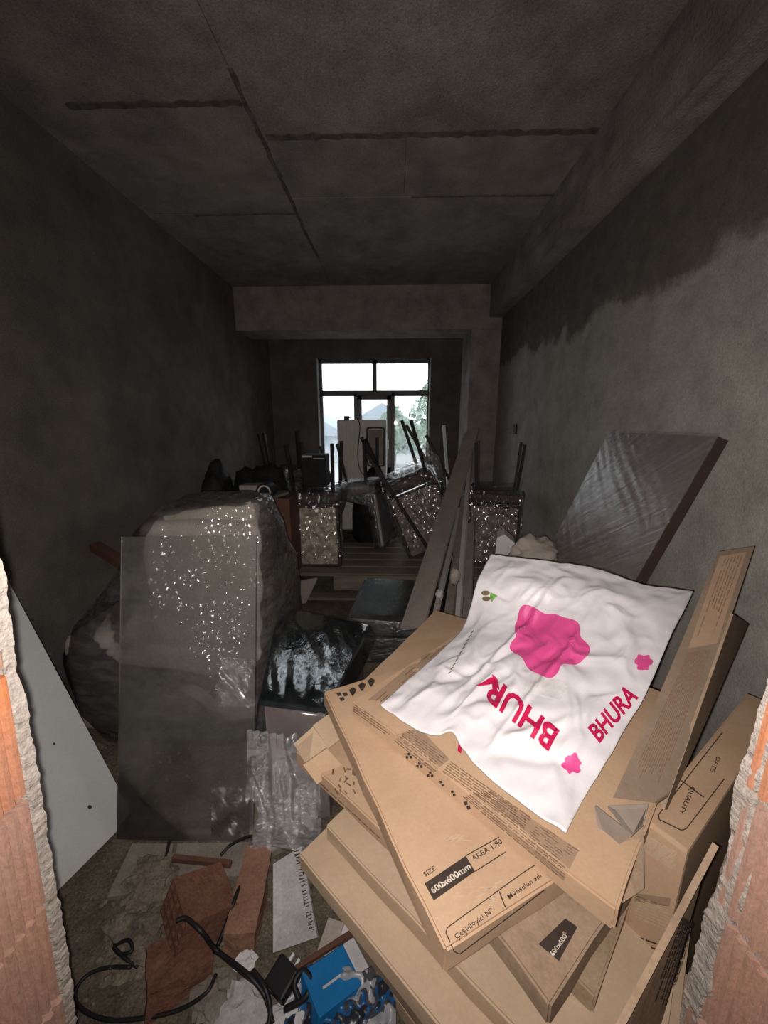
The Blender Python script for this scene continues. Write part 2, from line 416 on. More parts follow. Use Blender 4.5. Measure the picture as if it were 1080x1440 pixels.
def rows_bm(a, b, c, d, nrow, wpx, fill=(.5,1.0), bm=None, word=True):
    """small unreadable print: rows of dashes between quad a(top left) b(top right) c(bottom right) d(bottom left)"""
    bm = bm or BM()
    for r in range(nrow):
        t = (r+.5)/nrow
        p = (a[0]+(d[0]-a[0])*t, a[1]+(d[1]-a[1])*t); q = (b[0]+(c[0]-b[0])*t, b[1]+(c[1]-b[1])*t)
        end = random.uniform(*fill); x = 0
        ln = math.hypot(q[0]-p[0], q[1]-p[1])
        while x < end:
            wd = min(end-x, random.uniform(6, 22)/ln) if word else end
            s = (p[0]+(q[0]-p[0])*x, p[1]+(q[1]-p[1])*x); e = (p[0]+(q[0]-p[0])*(x+wd), p[1]+(q[1]-p[1])*(x+wd))
            line_bm(s, e, wpx, bm, max(1, int(wd*ln/15)))
            x += wd + 2.2/ln
    return bm
BODY = {}
def printed(name, bm, m, parent, bvh, lift=.0008):
    parent = BODY.get(parent.name, parent)
    lay(bm, bvh, lift)
    if not bm.faces: bm.free(); return None
    return obj(name, bm, m, parent)

# ================================================================== THE ROOM
XL, XR, YF, YN, ZC = -1.85, 1.21, 6.0, .43, 2.90     # walls, far wall, near wall's room side, ceiling
YB0, YB1, ZB = 4.80, 5.30, 2.44                      # cross beam
JL, JR = -.50, .46                                   # door jambs

struct('floor', bx((-2.1,-1.8,-.12), (1.5,6.2,0)), 'floor')
# left wall
struct('wall_left', bx((XL-.2,.2,0), (XL,6.2,ZC)), 'wall_l')
wr = struct('wall_right', bx((XR,.2,0), (XR+.2,6.2,ZC)), 'wall_r')
# ceiling: slab and the board-marked fields that hang a little proud of it
ce = struct('ceiling', bx((XL-.2,-1.8,ZC+.02), (XR+.2,6.2,ZC+.2)), 'ceil_gap')
g = .012
def cpanel(x0, x1, y0, y1, dz):
    bm = bx((x0+.002, y0+.002, ZC-dz*.3), (x1-.002, y1-.002, ZC+.03))
    o = obj('formwork_panel', bm, 'ceil', ce)
cpanel(XL, -.73, .43, 2.24, .006); cpanel(XL, -.73, 2.24, 3.25, -.002); cpanel(XL, -.73, 3.25, YB0, .008)
cpanel(-.73, 1.06, .43, 2.47, .010); cpanel(-.73, .05, 2.47, 3.06, -.004); cpanel(.05, 1.06, 2.47, 3.06, .000)
cpanel(-.73, 1.06, 3.06, YB0, .004); cpanel(XL, XR, YB1, YF, 0)
def joint(x0, x1, y0, y1, sd):
    bm = bx((x0, y0, ZC-.007), (x1, y1, ZC+.01)); bmesh.ops.subdivide_edges(bm, edges=[e for e in bm.edges if e.calc_length() > .2], cuts=40, use_grid_fill=True)
    for v in bm.verts:
        k_ = .010*noise.noise(Vector((v.co.x*6, v.co.y*6, sd)))
        lng = v.co.y if x1-x0 < y1-y0 else v.co.x; wdt_ = (x1-x0) if x1-x0 < y1-y0 else (y1-y0)
        mid = (x0+x1)/2 if x1-x0 < y1-y0 else (y0+y1)/2; oth = v.co.x if x1-x0 < y1-y0 else v.co.y
        sg = 1 if oth > mid else -1
        k_ += sg*wdt_*.55*noise.noise(Vector((lng*17, sg*3.0, sd)))
        v.co.x += k_ if x1-x0 < y1-y0 else 0; v.co.y += k_ if x1-x0 > y1-y0 else 0
    obj('dirty_joint', bm, 'ceil_gap', ce)
joint(-.742, -.72, 2.05, 4.0, 1); joint(-1.6, -.75, 2.215, 2.25, 2); joint(-1.5, -.74, 3.245, 3.262, 3); joint(-.70, 1.06, 2.45, 2.49, 4)
joint(.10, 1.06, 3.055, 3.07, 5)
# down-stand beam along the right wall, rough
bm = bx((1.06,.43,2.56), (XR,YB0,ZC+.02)); subdiv(bm, 12); rough(bm, .012, 5, 2)
struct('trim_1', bm, 'beam')
# cross beam and column
bm = bx((XL,YB0,ZB), (XR,YB1,ZC+.02)); subdiv(bm, 10); rough(bm, .006, 4, 5)
struct('trim_2', bm, 'beam')
bm = bx((.87,YB0+.01,0), (XR,5.42,ZB+.01)); subdiv(bm, 10); rough(bm, .006, 4, 9)
struct('trim_3', bm, 'beam')
# far wall with the balcony opening
wl = py_(448, 600, YF).x; wr_ = py_(604, 600, YF).x; wt = py_(525, 504, YF).z; wb = .12
bm = BM()
box(bm, (XL,YF,0), (wl,YF+.25,ZC)); box(bm, (wr_,YF,0), (XR,YF+.25,ZC)); box(bm, (wl,YF,wt), (wr_,YF+.25,ZC)); box(bm, (wl,YF,0), (wr_,YF+.25,wb))
struct('wall_far', bm, 'wall_f')
# balcony door set
W = bpy.data.objects.new('window_1', None); C.objects.link(W); W.location = ((wl+wr_)/2, YF+.12, wb); ORG[W.name] = Vector(W.location)
W['kind'] = 'structure'
W['label'] = 'balcony door and window set with grey profiles'
YW = YF+.10
def wx(p): return py_(p, 600, YW).x
def wz(p): return py_(527, p, YW).z
zt, zb_ = wz(503)-.01, wb
fr = [((wl, zb_), (wx(455), zt)), ((wx(600), zb_), (wr_, zt)), ((wl, wz(511)), (wr_, zt)), ((wl, zb_), (wr_, zb_+.07)),
      ((wl, wz(557)), (wr_, wz(549))), ((wx(524), wz(552)), (wx(530), zt)),
      ((wx(498), zb_), (wx(503), wz(552))), ((wx(550), zb_), (wx(555), wz(552)))]
for (a, b) in fr:
    obj('window_frame', bx((a[0], YW, a[1]), (b[0], YW+.07, b[1]), bevel=.004, seg=1), 'frame', W)
dr = obj('door_leaf', bx((wx(503), YW-.012, zb_+.07), (wx(509), YW+.05, wz(556)), bevel=.004, seg=1), 'frame', W)
for a in [((wx(544), zb_+.07), (wx(550), wz(556))), ((wx(503), wz(562)), (wx(550), wz(556))), ((wx(503), zb_+.07), (wx(550), zb_+.6))]:
    obj('door_leaf', bx((a[0][0], YW-.012, a[0][1]), (a[1][0], YW+.05, a[1][1]), bevel=.004, seg=1), 'frame', W)
obj('door_handle', bx((wx(545), YW-.05, 1.0), (wx(547), YW-.012, 1.14), bevel=.004, seg=1), 'pole', W)
for (x0, x1, z0, z1) in [(455,524,549,511), (530,600,549,511), (455,498,None,557), (555,600,None,557), (509,544,None,562)]:
    zz = zb_+.07 if z0 is None else wz(z0)
    obj('pane', bx((wx(x0)-.01, YW+.03, zz-.01), (wx(x1)+.01, YW+.036, wz(z1)+.01)), 'winglass', W)
for x in (wl, wr_):
    s = 1 if x == wl else -1
    obj('lit_reveal_strip', bx((min(x, x+s*.014), YF+.004, wb), (max(x, x+s*.014), YW, zt)), 'lit_reveal', W)  # pale strip paints the outside light along each window reveal

# near wall: brick around the doorway, plastered on the room side
nw = struct('wall_front', BM_ := bx((XL, .225, 0), (JL-.13, .405, ZC)), 'mortar')
bm = bx((JR+.20, .225, 0), (XR, .405, ZC)); struct('wall_front_side', bm, 'mortar')
struct('wall_front_lintel', bx((JL-.2, .225, 2.12), (JR+.2, .405, ZC)), 'mortar')
def hack(bm, s):
    """the left side of the opening was cut out of plumb: wider towards the floor"""
    if s > 0:
        for v in bm.verts: v.co.x += -.021 + .07*(min(v.co.z, 1.2)-.75)
    return bm
def ridged_brick(x, s, y0, y1, z0, z1, m, seed):
    """hollow clay block with fine grooves on the jamb side; s = direction into the opening"""
    n = 13; prof = []; dp = .007
    for k in range(n):
        ya = y0 + (y1-y0)*k/n; yb = y0 + (y1-y0)*(k+1)/n; q = (yb-ya)
        prof += [(x - s*dp, ya), (x - s*dp, ya+q*.22), (x, ya+q*.40), (x, yb-q*.18)]
    prof += [(x - s*dp, y1), (x - s*.198, y1), (x - s*.198, y0)]
    a = [Vector((p[0], p[1], z0)) for p in prof]
    b = prism(a, (0, 0, z1-z0))
    return b
k = 0
for side, x, s in (('l', JL, 1), ('r', JR, -1)):
    jz = (.89 if side == 'l' else .935) - .20*5
    z = jz
    core = obj('mortar_core', hack(bx((min(x-s*.0095, x-s*.2), .224, 0), (max(x-s*.0095, x-s*.2), .424, 2.12)), s), 'mortar', nw)
    while z < 2.1:
        z0 = max(0.0, z+.007); z1 = min(2.12, z+.193)
        if z1-z0 > .03:
            off = random.uniform(-.001, .004)
            b = ridged_brick(x + s*off, s, .22, .426, z0, z1, None, k)
            obj('brick', hack(b, s), ['brick', 'brick_hot', 'brick', 'brick'][k % 4], nw)
        z += .20; k += 1
# broken plaster lips on the room side of the jambs
def lip(x, s, wid, seed, y0=.418, y1=.438):
    rows = 520; bm = BM(); prev = None
    for i in range(rows+1):
        z = 2.12*i/rows
        n1 = fbm((seed, z*4, 0), 4); n2 = fbm((seed+9, z*22, 0), 4); n3 = fbm((seed+4, z*70, 3), 2)
        e = x + s*(.002 + .006*n1 + .003*n2 + .0016*n3)
        yb = y1 + .003*fbm((seed+2, z*30, 7), 3)
        ya = y0 - wid*max(0, .4+.8*fbm((seed+5, z*7, 2), 4)) + .002*n3
        cur = [bm.verts.new(p) for p in ((x - s*.21, yb, z), (e - s*.010, yb, z), (e, (ya+yb)/2 + .01, z), (e - s*.004, ya+.003, z), (x - s*.006, ya, z), (x - s*.21, ya, z))]
        if prev:
            for q in range(6): bm.faces.new((prev[q], prev[(q+1)%6], cur[(q+1)%6], cur[q]))
        prev = cur
    return bm
obj('plaster_edge', hack(lip(JL, 1, .004, 3, .428), 1), 'mortar', nw)
obj('plaster_edge', lip(JR, -1, .020, 11, .412), 'mortar', nw)
obj('plaster_coat', bx((XL, .40, 0), (JL-.10, .43, ZC)), 'wall_l', nw)
obj('plaster_coat', bx((JR+.02, .40, 0), (XR, .43, ZC)), 'wall_l', nw)
obj('plaster_coat', bx((JL-.02, .40, 2.12), (JR+.02, .43, ZC)), 'wall_l', nw)
# unseen corridor behind the photographer, added to shut out the sky light
struct('wall_back', bx((-2.1,-1.9,0), (1.5,-1.7,ZC)), 'corr')
struct('wall_corridor_left', bx((-2.1,-1.7,0), (-1.9,.225,ZC)), 'corr')
struct('wall_corridor_right', bx((1.3,-1.7,0), (1.5,.225,ZC)), 'corr')

# wall chase with a cut-out socket box on the right wall
ob = thing('socket_box', 'dark recessed socket box with a mortared cable chase on the plastered wall', 'socket box', (XR-.002, 3.75, 1.3))
p0 = px_(724, 602, XR-.004)
obj('chase', rough(subdiv(bx((XR-.008, p0.y+.02, p0.z-.055), (XR+.01, p0.y+.62, p0.z+.0)), 6), .006, 20, 4), 'mortar', ob)
obj('box_rim', bx((XR-.012, p0.y-.06, p0.z-.06), (XR+.01, p0.y+.02, p0.z+.04), bevel=.004), 'blackstuff', ob)

# ================================================================== OUTSIDE
struct('ground', bx((-40,6.3,-1.3), (40,120,-1.0)), 'ground')
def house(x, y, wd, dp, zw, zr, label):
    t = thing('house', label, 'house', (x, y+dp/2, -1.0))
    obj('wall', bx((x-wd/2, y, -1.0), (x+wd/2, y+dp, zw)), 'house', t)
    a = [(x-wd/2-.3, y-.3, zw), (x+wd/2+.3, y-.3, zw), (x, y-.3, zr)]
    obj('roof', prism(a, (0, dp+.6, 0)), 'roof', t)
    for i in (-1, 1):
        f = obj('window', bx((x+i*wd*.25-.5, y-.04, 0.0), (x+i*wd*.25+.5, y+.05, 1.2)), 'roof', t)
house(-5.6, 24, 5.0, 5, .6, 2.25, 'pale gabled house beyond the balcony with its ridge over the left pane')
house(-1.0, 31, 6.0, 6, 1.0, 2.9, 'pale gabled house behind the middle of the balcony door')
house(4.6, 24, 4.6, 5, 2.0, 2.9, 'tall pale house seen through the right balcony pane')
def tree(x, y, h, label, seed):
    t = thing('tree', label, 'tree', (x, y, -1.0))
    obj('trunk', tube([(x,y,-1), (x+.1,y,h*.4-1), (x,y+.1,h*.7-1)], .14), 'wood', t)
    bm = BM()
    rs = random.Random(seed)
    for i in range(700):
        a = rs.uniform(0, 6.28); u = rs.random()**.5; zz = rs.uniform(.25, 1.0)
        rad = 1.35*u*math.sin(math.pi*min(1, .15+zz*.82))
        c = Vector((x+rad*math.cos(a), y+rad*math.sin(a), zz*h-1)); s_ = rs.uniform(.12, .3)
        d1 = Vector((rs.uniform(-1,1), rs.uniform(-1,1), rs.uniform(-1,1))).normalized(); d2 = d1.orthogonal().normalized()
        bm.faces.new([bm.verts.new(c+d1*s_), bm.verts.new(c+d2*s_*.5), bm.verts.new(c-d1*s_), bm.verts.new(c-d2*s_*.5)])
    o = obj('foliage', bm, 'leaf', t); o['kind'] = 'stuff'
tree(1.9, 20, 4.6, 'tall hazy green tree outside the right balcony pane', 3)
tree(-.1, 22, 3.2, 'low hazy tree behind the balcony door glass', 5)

# ================================================================== TILE CARTONS
TH = .045; SZ = .60
def carton(corner, ang, ztop, m, label, group=None, sx=SZ, sy=SZ, th=TH, seed=0, name='tile_carton', droop=0.0):
    """flat tile carton; corner = its left corner, first edge runs at angle ang"""
    x, y = corner
    mx = Matrix.Translation((x, y, ztop-th)) @ Matrix.Rotation(R(ang), 4, 'Z')
    bm = BM(); box(bm, (0,0,0), (sx,sy,th))
    bmesh.ops.subdivide_edges(bm, edges=list(bm.edges), cuts=9, use_grid_fill=True)
    for v in bm.verts:
        n_ = fbm(v.co*6 + Vector((seed, 0, 0)), 3)
        v.co.z += .0035*n_ * (1 if v.co.z > th*.5 else 0)
        v.co.x += .003*fbm(v.co*9 + Vector((0, seed, 0)), 2); v.co.y += .003*fbm(v.co*9 + Vector((0, 0, seed)), 2)
    es = [e for e in bm.edges if len(e.link_faces) == 2 and e.calc_face_angle(0) > .9]
    bmesh.ops.bevel(bm, geom=es, offset=.0035, segments=2, affect='EDGES')
    bmesh.ops.transform(bm, matrix=mx, verts=bm.verts)
    t = thing(name, label, 'carton', (x, y, ztop-th), group)
    b = obj('carton_body', bm, m, t)
    return t, b, mx
def c2(px, py, z): p = pz(px, py, z); return (p.x, p.y)
ZA = .72
CA, CAb, mA = carton(c2(494,984,ZA), -44.5, ZA, 'card', 'topmost brown tile carton with lines of small print, under the white bag', seed=1)
CB, CBb, mB = carton(c2(455,972,ZA-TH), -63.5, ZA-TH, 'card', 'brown tile carton with black size box and outlined labels, second in the stack', seed=2)
CB2, CB2b, _ = carton((-.125, .985), -30, ZA-2*TH, 'card', 'plain brown tile carton jutting towards the leaning planks', sx=.56, seed=3)
# e: near corner known
ne = pz(775, 1412, ZA-3*TH); a_ = R(-53)
CE, CEb, _ = carton((ne.x-SZ*math.cos(a_), ne.y-SZ*math.sin(a_)), -53, ZA-3*TH, 'card_dark', 'scuffed tile carton with a black label, its corner pushed out below the outlined labels', seed=4)
CC, CCb, mC = carton(c2(416,1056,ZA-4*TH), -40, ZA-4*TH, 'card', 'creased brown tile carton with raised end flaps above the long pale carton', sx=.50, sy=.58, seed=5)
CD2, CD2b, _ = carton(c2(458,1160,ZA-6*TH), -41, ZA-6*TH, 'card_pale', 'pale plain carton set back on the lowest visible pale carton', sx=.66, seed=6)
CCx, CCxb, _ = carton((-.10,.86), -44, ZA-5*TH, 'card_dark', 'scuffed tile carton wedged between the creased and the pale cartons', seed=7)
CD, CDb, _ = carton(c2(420,1200,ZA-7*TH), -41, ZA-7*TH, 'card_pale', 'long pale plain carton sticking out farthest over the rubble', sx=.70, seed=8)
for i in range(8):
    zt_ = ZA-(8+i)*TH
    carton((-.07+random.uniform(-.015,.02), .72+random.uniform(-.01,.02)), -44+random.uniform(-4,4), zt_, ['card_dark','card_pale','card_dark'][i%3],
           'tile carton in the buried lower half of the carton stack', 'lower tile cartons', sy=.34, seed=20+i)

# end flaps of the creased carton
f0 = pz(440,1020,ZA-4*TH+.045); f1 = pz(520,962,ZA-4*TH+.05); f2 = pz(545,990,ZA-4*TH+.02); f3 = pz(462,1052,ZA-4*TH+.012)
obj('end_flap', slab_quad(f0, f1, f2, f3, .005), 'card_pale', CC)
f0 = pz(426,1076,ZA-4*TH+.03); f1 = pz(460,1052,ZA-4*TH+.035); f2 = pz(480,1075,ZA-4*TH+.004); f3 = pz(446,1103,ZA-4*TH-.02)
obj('end_flap', slab_quad(f0, f1, f2, f3, .005), 'card', CC)
f0 = pz(413,1046,ZA-4*TH+.002); f1 = pz(440,1022,ZA-4*TH+.04); f2 = pz(462,1052,ZA-4*TH+.012); f3 = pz(432,1078,ZA-4*TH+.002)
obj('end_flap', slab_quad(f0, f1, f2, f3, .005), 'card_pale', CC)
# open end with gusset at the right of the top carton
q0 = pz(836,1134,ZA+.035); q1 = pz(888,1176,ZA+.035); q2 = pz(858,1196,ZA-.03); q3 = pz(845,1190,ZA-.03)
obj('gusset', slab_quad(q0, q1, q2, q3, .004), 'card_in', CA)
q0 = pz(855,1133,ZA+.038); q1 = pz(912,1130,ZA+.038); q2 = pz(905,1160,ZA+.015); q3 = pz(888,1176,ZA+.03)
obj('gusset', slab_quad(q0, q1, q2, q3, .004), 'card_in', CA)
q0 = pz(852,1196,ZA-.005); q1 = pz(905,1162,ZA+.012); q2 = pz(905,1250,ZA-.05); q3 = pz(845,1290,ZA-.05)
obj('end_flap', slab_quad(q0, q1, q2, q3, .004), 'card_dark', CA)

# long folded strip of carton rising to the right wall
s0 = pz(862,1122,ZA+.022); s1 = pz(936,1131,ZA+.022); s2 = pt(1061,768,.99); s3 = pt(1010,776,1.02)
ST = thing('folded_carton_strip', 'long narrow strip of printed cardboard rising beside the white bag', 'cardboard', (s0+s1)/2)
bm = sheet(lambda u, v: (s0.lerp(s1,u)).lerp(s3.lerp(s2,u), v) + Vector((0,0,-.02*math.sin(math.pi*v))), 4, 24)
r_ = bmesh.ops.solidify(bm, geom=bm.faces[:], thickness=.007)
STb = obj('strip_panel', bm, 'card_grey', ST)
# fold behind the strip
k0 = s1 + Vector((.0,.0,-.012)); k3 = s2.lerp(s1,.32) + Vector((.004,0,-.012)); 
kk = [k0, k3, k3+(k3-CAM).normalized()*.30+Vector((.05,0,-.03)), k0+(k0-CAM).normalized()*.03+Vector((.005,0,.0))]
obj('strip_side', slab_quad(*kk, .005), 'card_dark', ST)

# carton standing on its edge by the jamb
e0 = pz(905,1152,.70); e1 = pz(966,1192,.70); e2 = pz(1022,1008,.70)
dl = (e2-e0); dl.z = 0; dl.normalize(); dw = Vector((dl.y,-dl.x,0))
wdt = abs((e1-e0).dot(dw))
TC = thing('upright_tile_carton', 'tile carton standing on edge beside the right jamb with a printed narrow side up', 'carton', (e0.x, e0.y, .1))
mxc = Matrix(((dl.x, dw.x, 0, e0.x), (dl.y, dw.y, 0, e0.y), (0,0,1,0), (0,0,0,1)))
TCb = obj('carton_body', bx((0,0,.0), (.60,wdt+.004,.70), mxc, bevel=.006), 'card', TC)
# flattened carton leaning upright in the doorway
b0 = pt(1002,1184,.605); b1 = pt(865,1441,.50)
FC = thing('flattened_carton', 'flattened scuffed carton leaning on edge next to the right jamb', 'cardboard', (b1.x+.05, b1.y, 0))
bm = slab_quad(b0, b1, Vector((b1.x+.06, b1.y+.02, 0)), Vector((b0.x+.02, b0.y+.12, 0)), .008)
FCb = obj('carton_panel', bm, 'card_dark', FC)

# ---- carton prints
for t_, b_ in ((CA,CAb),(CB,CBb),(CE,CEb),(CC,CCb),(ST,STb),(TC,TCb)): BODY[t_.name] = b_
vA = bvh_of([CAb]); vB = bvh_of([CBb, CAb]); vBo = bvh_of([CBb])
def P(name, bm, m, par, v): return printed(name, bm, m, par, v)
P('print', poly_bm([(517,985),(560,950),(652,868),(665,880),(640,905),(548,985)],3), 'ink_tone', CA, vA)
P('print', rows_bm((525,985),(655,873),(662,884),(545,990), 3, 1.3, (.9,1)), 'ink_soft', CA, vA)
P('print', rows_bm((500,990),(566,1035),(560,1047),(496,1000), 4, 1.2, (.6,1)), 'ink_soft', CA, vA)
P('print', poly_bm([(556,1034),(590,1024),(632,1068),(610,1086)],3), 'ink_tone', CA, vA)
P('print', rows_bm((575,1026),(632,1066),(610,1088),(554,1042), 9, 1.1, (.9,1)), 'ink_soft', CA, vA)
P('print', rows_bm((634,1070),(818,1198),(805,1214),(622,1086), 6, 1.3, (.6,1)), 'ink_soft', CA, vA)
P('print', poly_bm([(700,1120),(814,1196),(793,1238),(690,1150)],3), 'ink_tone', CA, vA)
P('print', rows_bm((690,1112),(815,1196),(793,1240),(650,1120), 13, 1.2, (.93,1)), 'ink_soft', CA, vA)
# symbols on the carton's long side
for i, (x, y) in enumerate([(575,1063),(590,1076),(605,1089),(620,1102),(636,1116),(655,1133)]):
    s = 7 if i < 5 else 10
    bm = BM()
    for q in range(3):
        a = R(30+120*q)
        cx, cy = x+math.cos(a)*s*.45, y+math.sin(a)*s*.4
        poly_bm([(cx-s*.3,cy-s*.15),(cx+s*.2,cy-s*.3),(cx+s*.35,cy+s*.2),(cx-s*.1,cy+s*.35)], 0, bm)
    P('handling_symbol', bm, 'ink', CA, vA)
for i, (x, y) in enumerate([(481,979),(496,973),(509,966),(522,960)]):
    bm = BM(); s = 11
    if i == 0:
        for q in range(3):
            a = R(90+120*q)
            cx, cy = x+math.cos(a)*5, y+math.sin(a)*4.5
            poly_bm([(cx-4,cy-2),(cx+2.5,cy-3),(cx+4,cy+1.5),(cx-1.5,cy+3)], 0, bm)
    else:
        poly_bm([(x-s*.5,y-s*.2),(x,y-s*.6),(x+s*.5,y-s*.3),(x+s*.3,y+s*.2),(x,y+s*.6),(x-s*.3,y+s*.2)], 0, bm)
    P('handling_symbol', bm, 'ink', CB, vBo)
# size box and outlined labels
ux, uy = (63/105.,-36/105.), (-.47,-.88)
P('size_box', poly_bm([(597,1243),(655,1204),(668,1226),(610,1267)],3), 'ink', CB, vBo)
def T(s, org, em, ang, par, v, m='ink', sub=1, up=None, lift=.0012, bold=.01, name='lettering'):
    ca, sa = math.cos(R(ang)), math.sin(R(ang))
    u = (em*ca, -em*sa); w2 = up or (-em*sa, -em*ca)
    return printed(name, text_bm(s, org, u, w2, sub, bold=bold), m, par, v, lift)
T('SIZE', (598,1234), 10, 33, CB, vBo)
T('600x600mm', (609,1258), 13, 34, CB, vBo, 'ink_white', bold=.02, lift=.0016)
T('AREA 1.80', (666,1212), 11, 32, CB, vBo)
bm = line_bm((655,1204),(708,1174),1.6); line_bm((668,1226),(712,1198),1.6,bm)
P('label_outline', bm, 'ink', CB, vBo)
bm = BM()
for a, b in [((629,1305),(735,1228)),((735,1228),(760,1212)),((646,1341),(765,1251)),((629,1305),(627,1312)),((627,1312),(638,1337)),((638,1337),(646,1341)),((702,1254),(712,1280))]:
    line_bm(a, b, 1.6, bm)
P('label_outline', bm, 'ink', CB, vBo)
T('Çeşidləyici Nº', (642,1322), 11, 36.5, CB, vBo)
T('Məhsulun adı', (716,1266), 10.5, 35, CB, vBo)
for (x0_, y0_, n_, sp) in ((672,1262,26,22),(716,1300,18,16),(640,1180,10,14)):        # scuffs where the paper skin is rubbed pale
    bm = BM()
    for k_ in range(n_):
        x_, y_ = x0_+random.gauss(0,sp), y0_+random.gauss(0,sp*.45)
        line_bm((x_,y_), (x_+random.uniform(3,14), y_-random.uniform(-2,7)), random.uniform(.8,2.6), bm, 2)
    P('scuff_mark', bm, 'card_pale', CB, vBo)
vE = bvh_of([CEb])
P('size_box', poly_bm([(757,1328),(795,1292),(812,1304),(786,1352)],3), 'ink', CE, vE)
T('600x600', (778,1346), 10, 55, CE, vE, 'ink_white', bold=.02, lift=.0016)
vC = bvh_of([CCb])
bm = BM()
for i in range(18):
    x, y = random.uniform(468,505), random.uniform(1066,1118)
    line_bm((x,y), (x+random.uniform(-7,7), y+random.uniform(-9,9)), random.uniform(1.5,3), bm, 2)
P('ink_scrawl', bm, 'ink_soft', CC, vC)
P('print', rows_bm((452,1100),(545,1185),(535,1195),(446,1110), 3, 1.3, (.9,1)), 'ink_soft', CC, vC)
vS = bvh_of([STb])
P('print', poly_bm([(1012,783),(1050,776),(1008,905),(968,912)],3), 'ink_tone', ST, vS)
P('print', rows_bm((1018,786),(974,908),(1000,904),(1046,780), 6, 1.2, (.6,1)), 'ink_soft', ST, vS)
P('print', rows_bm((968,918),(884,1100),(928,1108),(1000,912), 13, 1.2, (.8,1)), 'ink_soft', ST, vS)
vT = bvh_of([TCb])
bm = BM()
for a, b in [((926,1146),(1016,1030)),((965,1166),(1018,1096)),((926,1146),(927,1153)),((927,1153),(958,1168)),((958,1168),(965,1166)),((958,1098),(990,1122))]: line_bm(a, b, 1.6, bm)
P('label_outline', bm, 'ink', TC, vT)
T('QUALITY', (972,1106), 10, 245, TC, vT, bold=.015)
T('DATE', (1008,1064), 9, 245, TC, vT, bold=.015)
P('print', rows_bm((905,1170),(955,1200),(950,1226),(903,1195), 8, 2.2, (.9,1)), 'card_pale', TC, vT)
P('print', rows_bm((896,1258),(945,1275),(940,1310),(893,1290), 8, 2.2, (.9,1)), 'card_pale', TC, vT)
vF = bvh_of([FCb]); BODY[FC.name] = FCb
P('print', rows_bm((960,1290),(905,1440),(935,1440),(975,1300), 7, 1.6, (.5,1)), 'ink', FC, vF)
P('print', rows_bm((893,1312),(932,1326),(920,1400),(888,1390), 10, 2.2, (.6,1)), 'ink', TC, vT)
P('print', rows_bm((893,1255),(945,1262),(940,1275),(893,1268), 1, 12, (1,1), word=False), 'ink_tone', TC, vT)
bm = BM()
for a, b in [((812,1400),(868,1305)),((822,1412),(880,1318)),((812,1400),(822,1412)),((840,1352),(850,1366))]: line_bm(a, b, 1.8, bm)
P('label_outline', bm, 'ink', CE, vE)
P('print', rows_bm((700,1205),(725,1188),(755,1290),(735,1300), 1, 1, (1,1)), 'ink_soft', CE, vE)

# ================================================================== WHITE BAG
def polyl(pts, t):
    ls = [(pts[i+1]-pts[i]).length for i in range(len(pts)-1)]; tot = sum(ls); s = t*tot
    for i, l in enumerate(ls):
        if s <= l or i == len(ls)-1: return pts[i].lerp(pts[i+1], min(1, s/l))
        s -= l
def crv(lst): return spline([pz(x, y, z) for x, y, z in lst], 6)
zb0 = ZA+.016
cBot = crv([(535,991,zb0),(568,1014,zb0),(604,1032,zb0),(634,1028,zb0+.012),(650,1050,zb0+.006),(672,1078,zb0),(712,1112,zb0),(760,1147,zb0),(796,1170,zb0)])
cTop = crv([(691,779,.955),(740,785,.965),(830,797,.965),(900,820,.945),(940,826,.935),(975,831,.925)])
cLef = crv([(535,991,zb0),(575,955,zb0+.004),(620,915,zb0+.012),(650,884,.765),(662,852,.82),(672,815,.90),(691,779,.955)])
cRig = crv([(796,1170,zb0),(822,1120,zb0),(858,1062,.76),(884,1015,.78),(908,976,.805),(945,890,.87),(962,858,.90),(975,831,.925)])
def bag_pt(u, v):
    b, t, l, r = polyl(cBot,u), polyl(cTop,u), polyl(cLef,v), polyl(cRig,v)
    p = b*(1-v) + t*v + l*(1-u) + r*u - (cBot[0]*(1-u)*(1-v) + cBot[-1]*u*(1-v) + cTop[0]*(1-u)*v + cTop[-1]*u*v)
    edge = min(1, 7*min(u, 1-u, v, 1-v))
    q = Vector((u*5, v*7, 1.3))
    cre = 0
    for (ax, ay, dx, dy, wd, am) in ((.35,.5,.2,.98,.02,.010),(.62,.3,.02,1,.012,.006),(.2,.75,.8,-.6,.03,-.010),(.5,.15,.9,.45,.03,.009),(.8,.12,.95,.3,.025,-.009),(.6,.05,.7,.7,.02,.010),(.25,.3,.75,.65,.03,-.008),(.75,.75,.7,-.7,.03,.006)):
        d = (u-ax)*dy - (v-ay)*dx; along = (u-ax)*dx+(v-ay)*dy
        cre += am*math.exp(-(d/wd)**2)*math.exp(-(along/.35)**2)
    w1 = q + Vector((noise.noise(q*1.3), noise.noise(q*1.3+Vector((7,1,0))), 0))*.6
    rid = 0
    for (fx, fy, am) in ((1.0,.5,.006),(.5,1.2,.005),(2.2,1.3,.003)):
        rid += am*(1-2.2*abs(noise.noise(Vector((w1.x*fx+w1.y*fy*.4, w1.y*fy-w1.x*fx*.3, fx*9)))))
    for (f_, am) in ((.42,.020),(1.0,.011),(2.1,.0050)):        # crumpled facets with sharp folds
        d_ = noise.voronoi(Vector((w1.x*f_*.8+w1.y*f_*.25, w1.y*f_*.8, f_*3)))[0]
        rid += am*(d_[0] - .45)
    p.z += edge*(rid*.9 + .004*noise.noise(q*2.1) + cre*1.1) + (1-edge)*.004*noise.noise(q*3)
    p.z += .022*math.sin(math.pi*u)*math.sin(math.pi*min(1, v*1.1))
    return p
NB = 150
bm = BM()
top = [[bag_pt(i/NB, j/NB) for j in range(NB+1)] for i in range(NB+1)]
gt = [[bm.verts.new(top[i][j]) for j in range(NB+1)] for i in range(NB+1)]
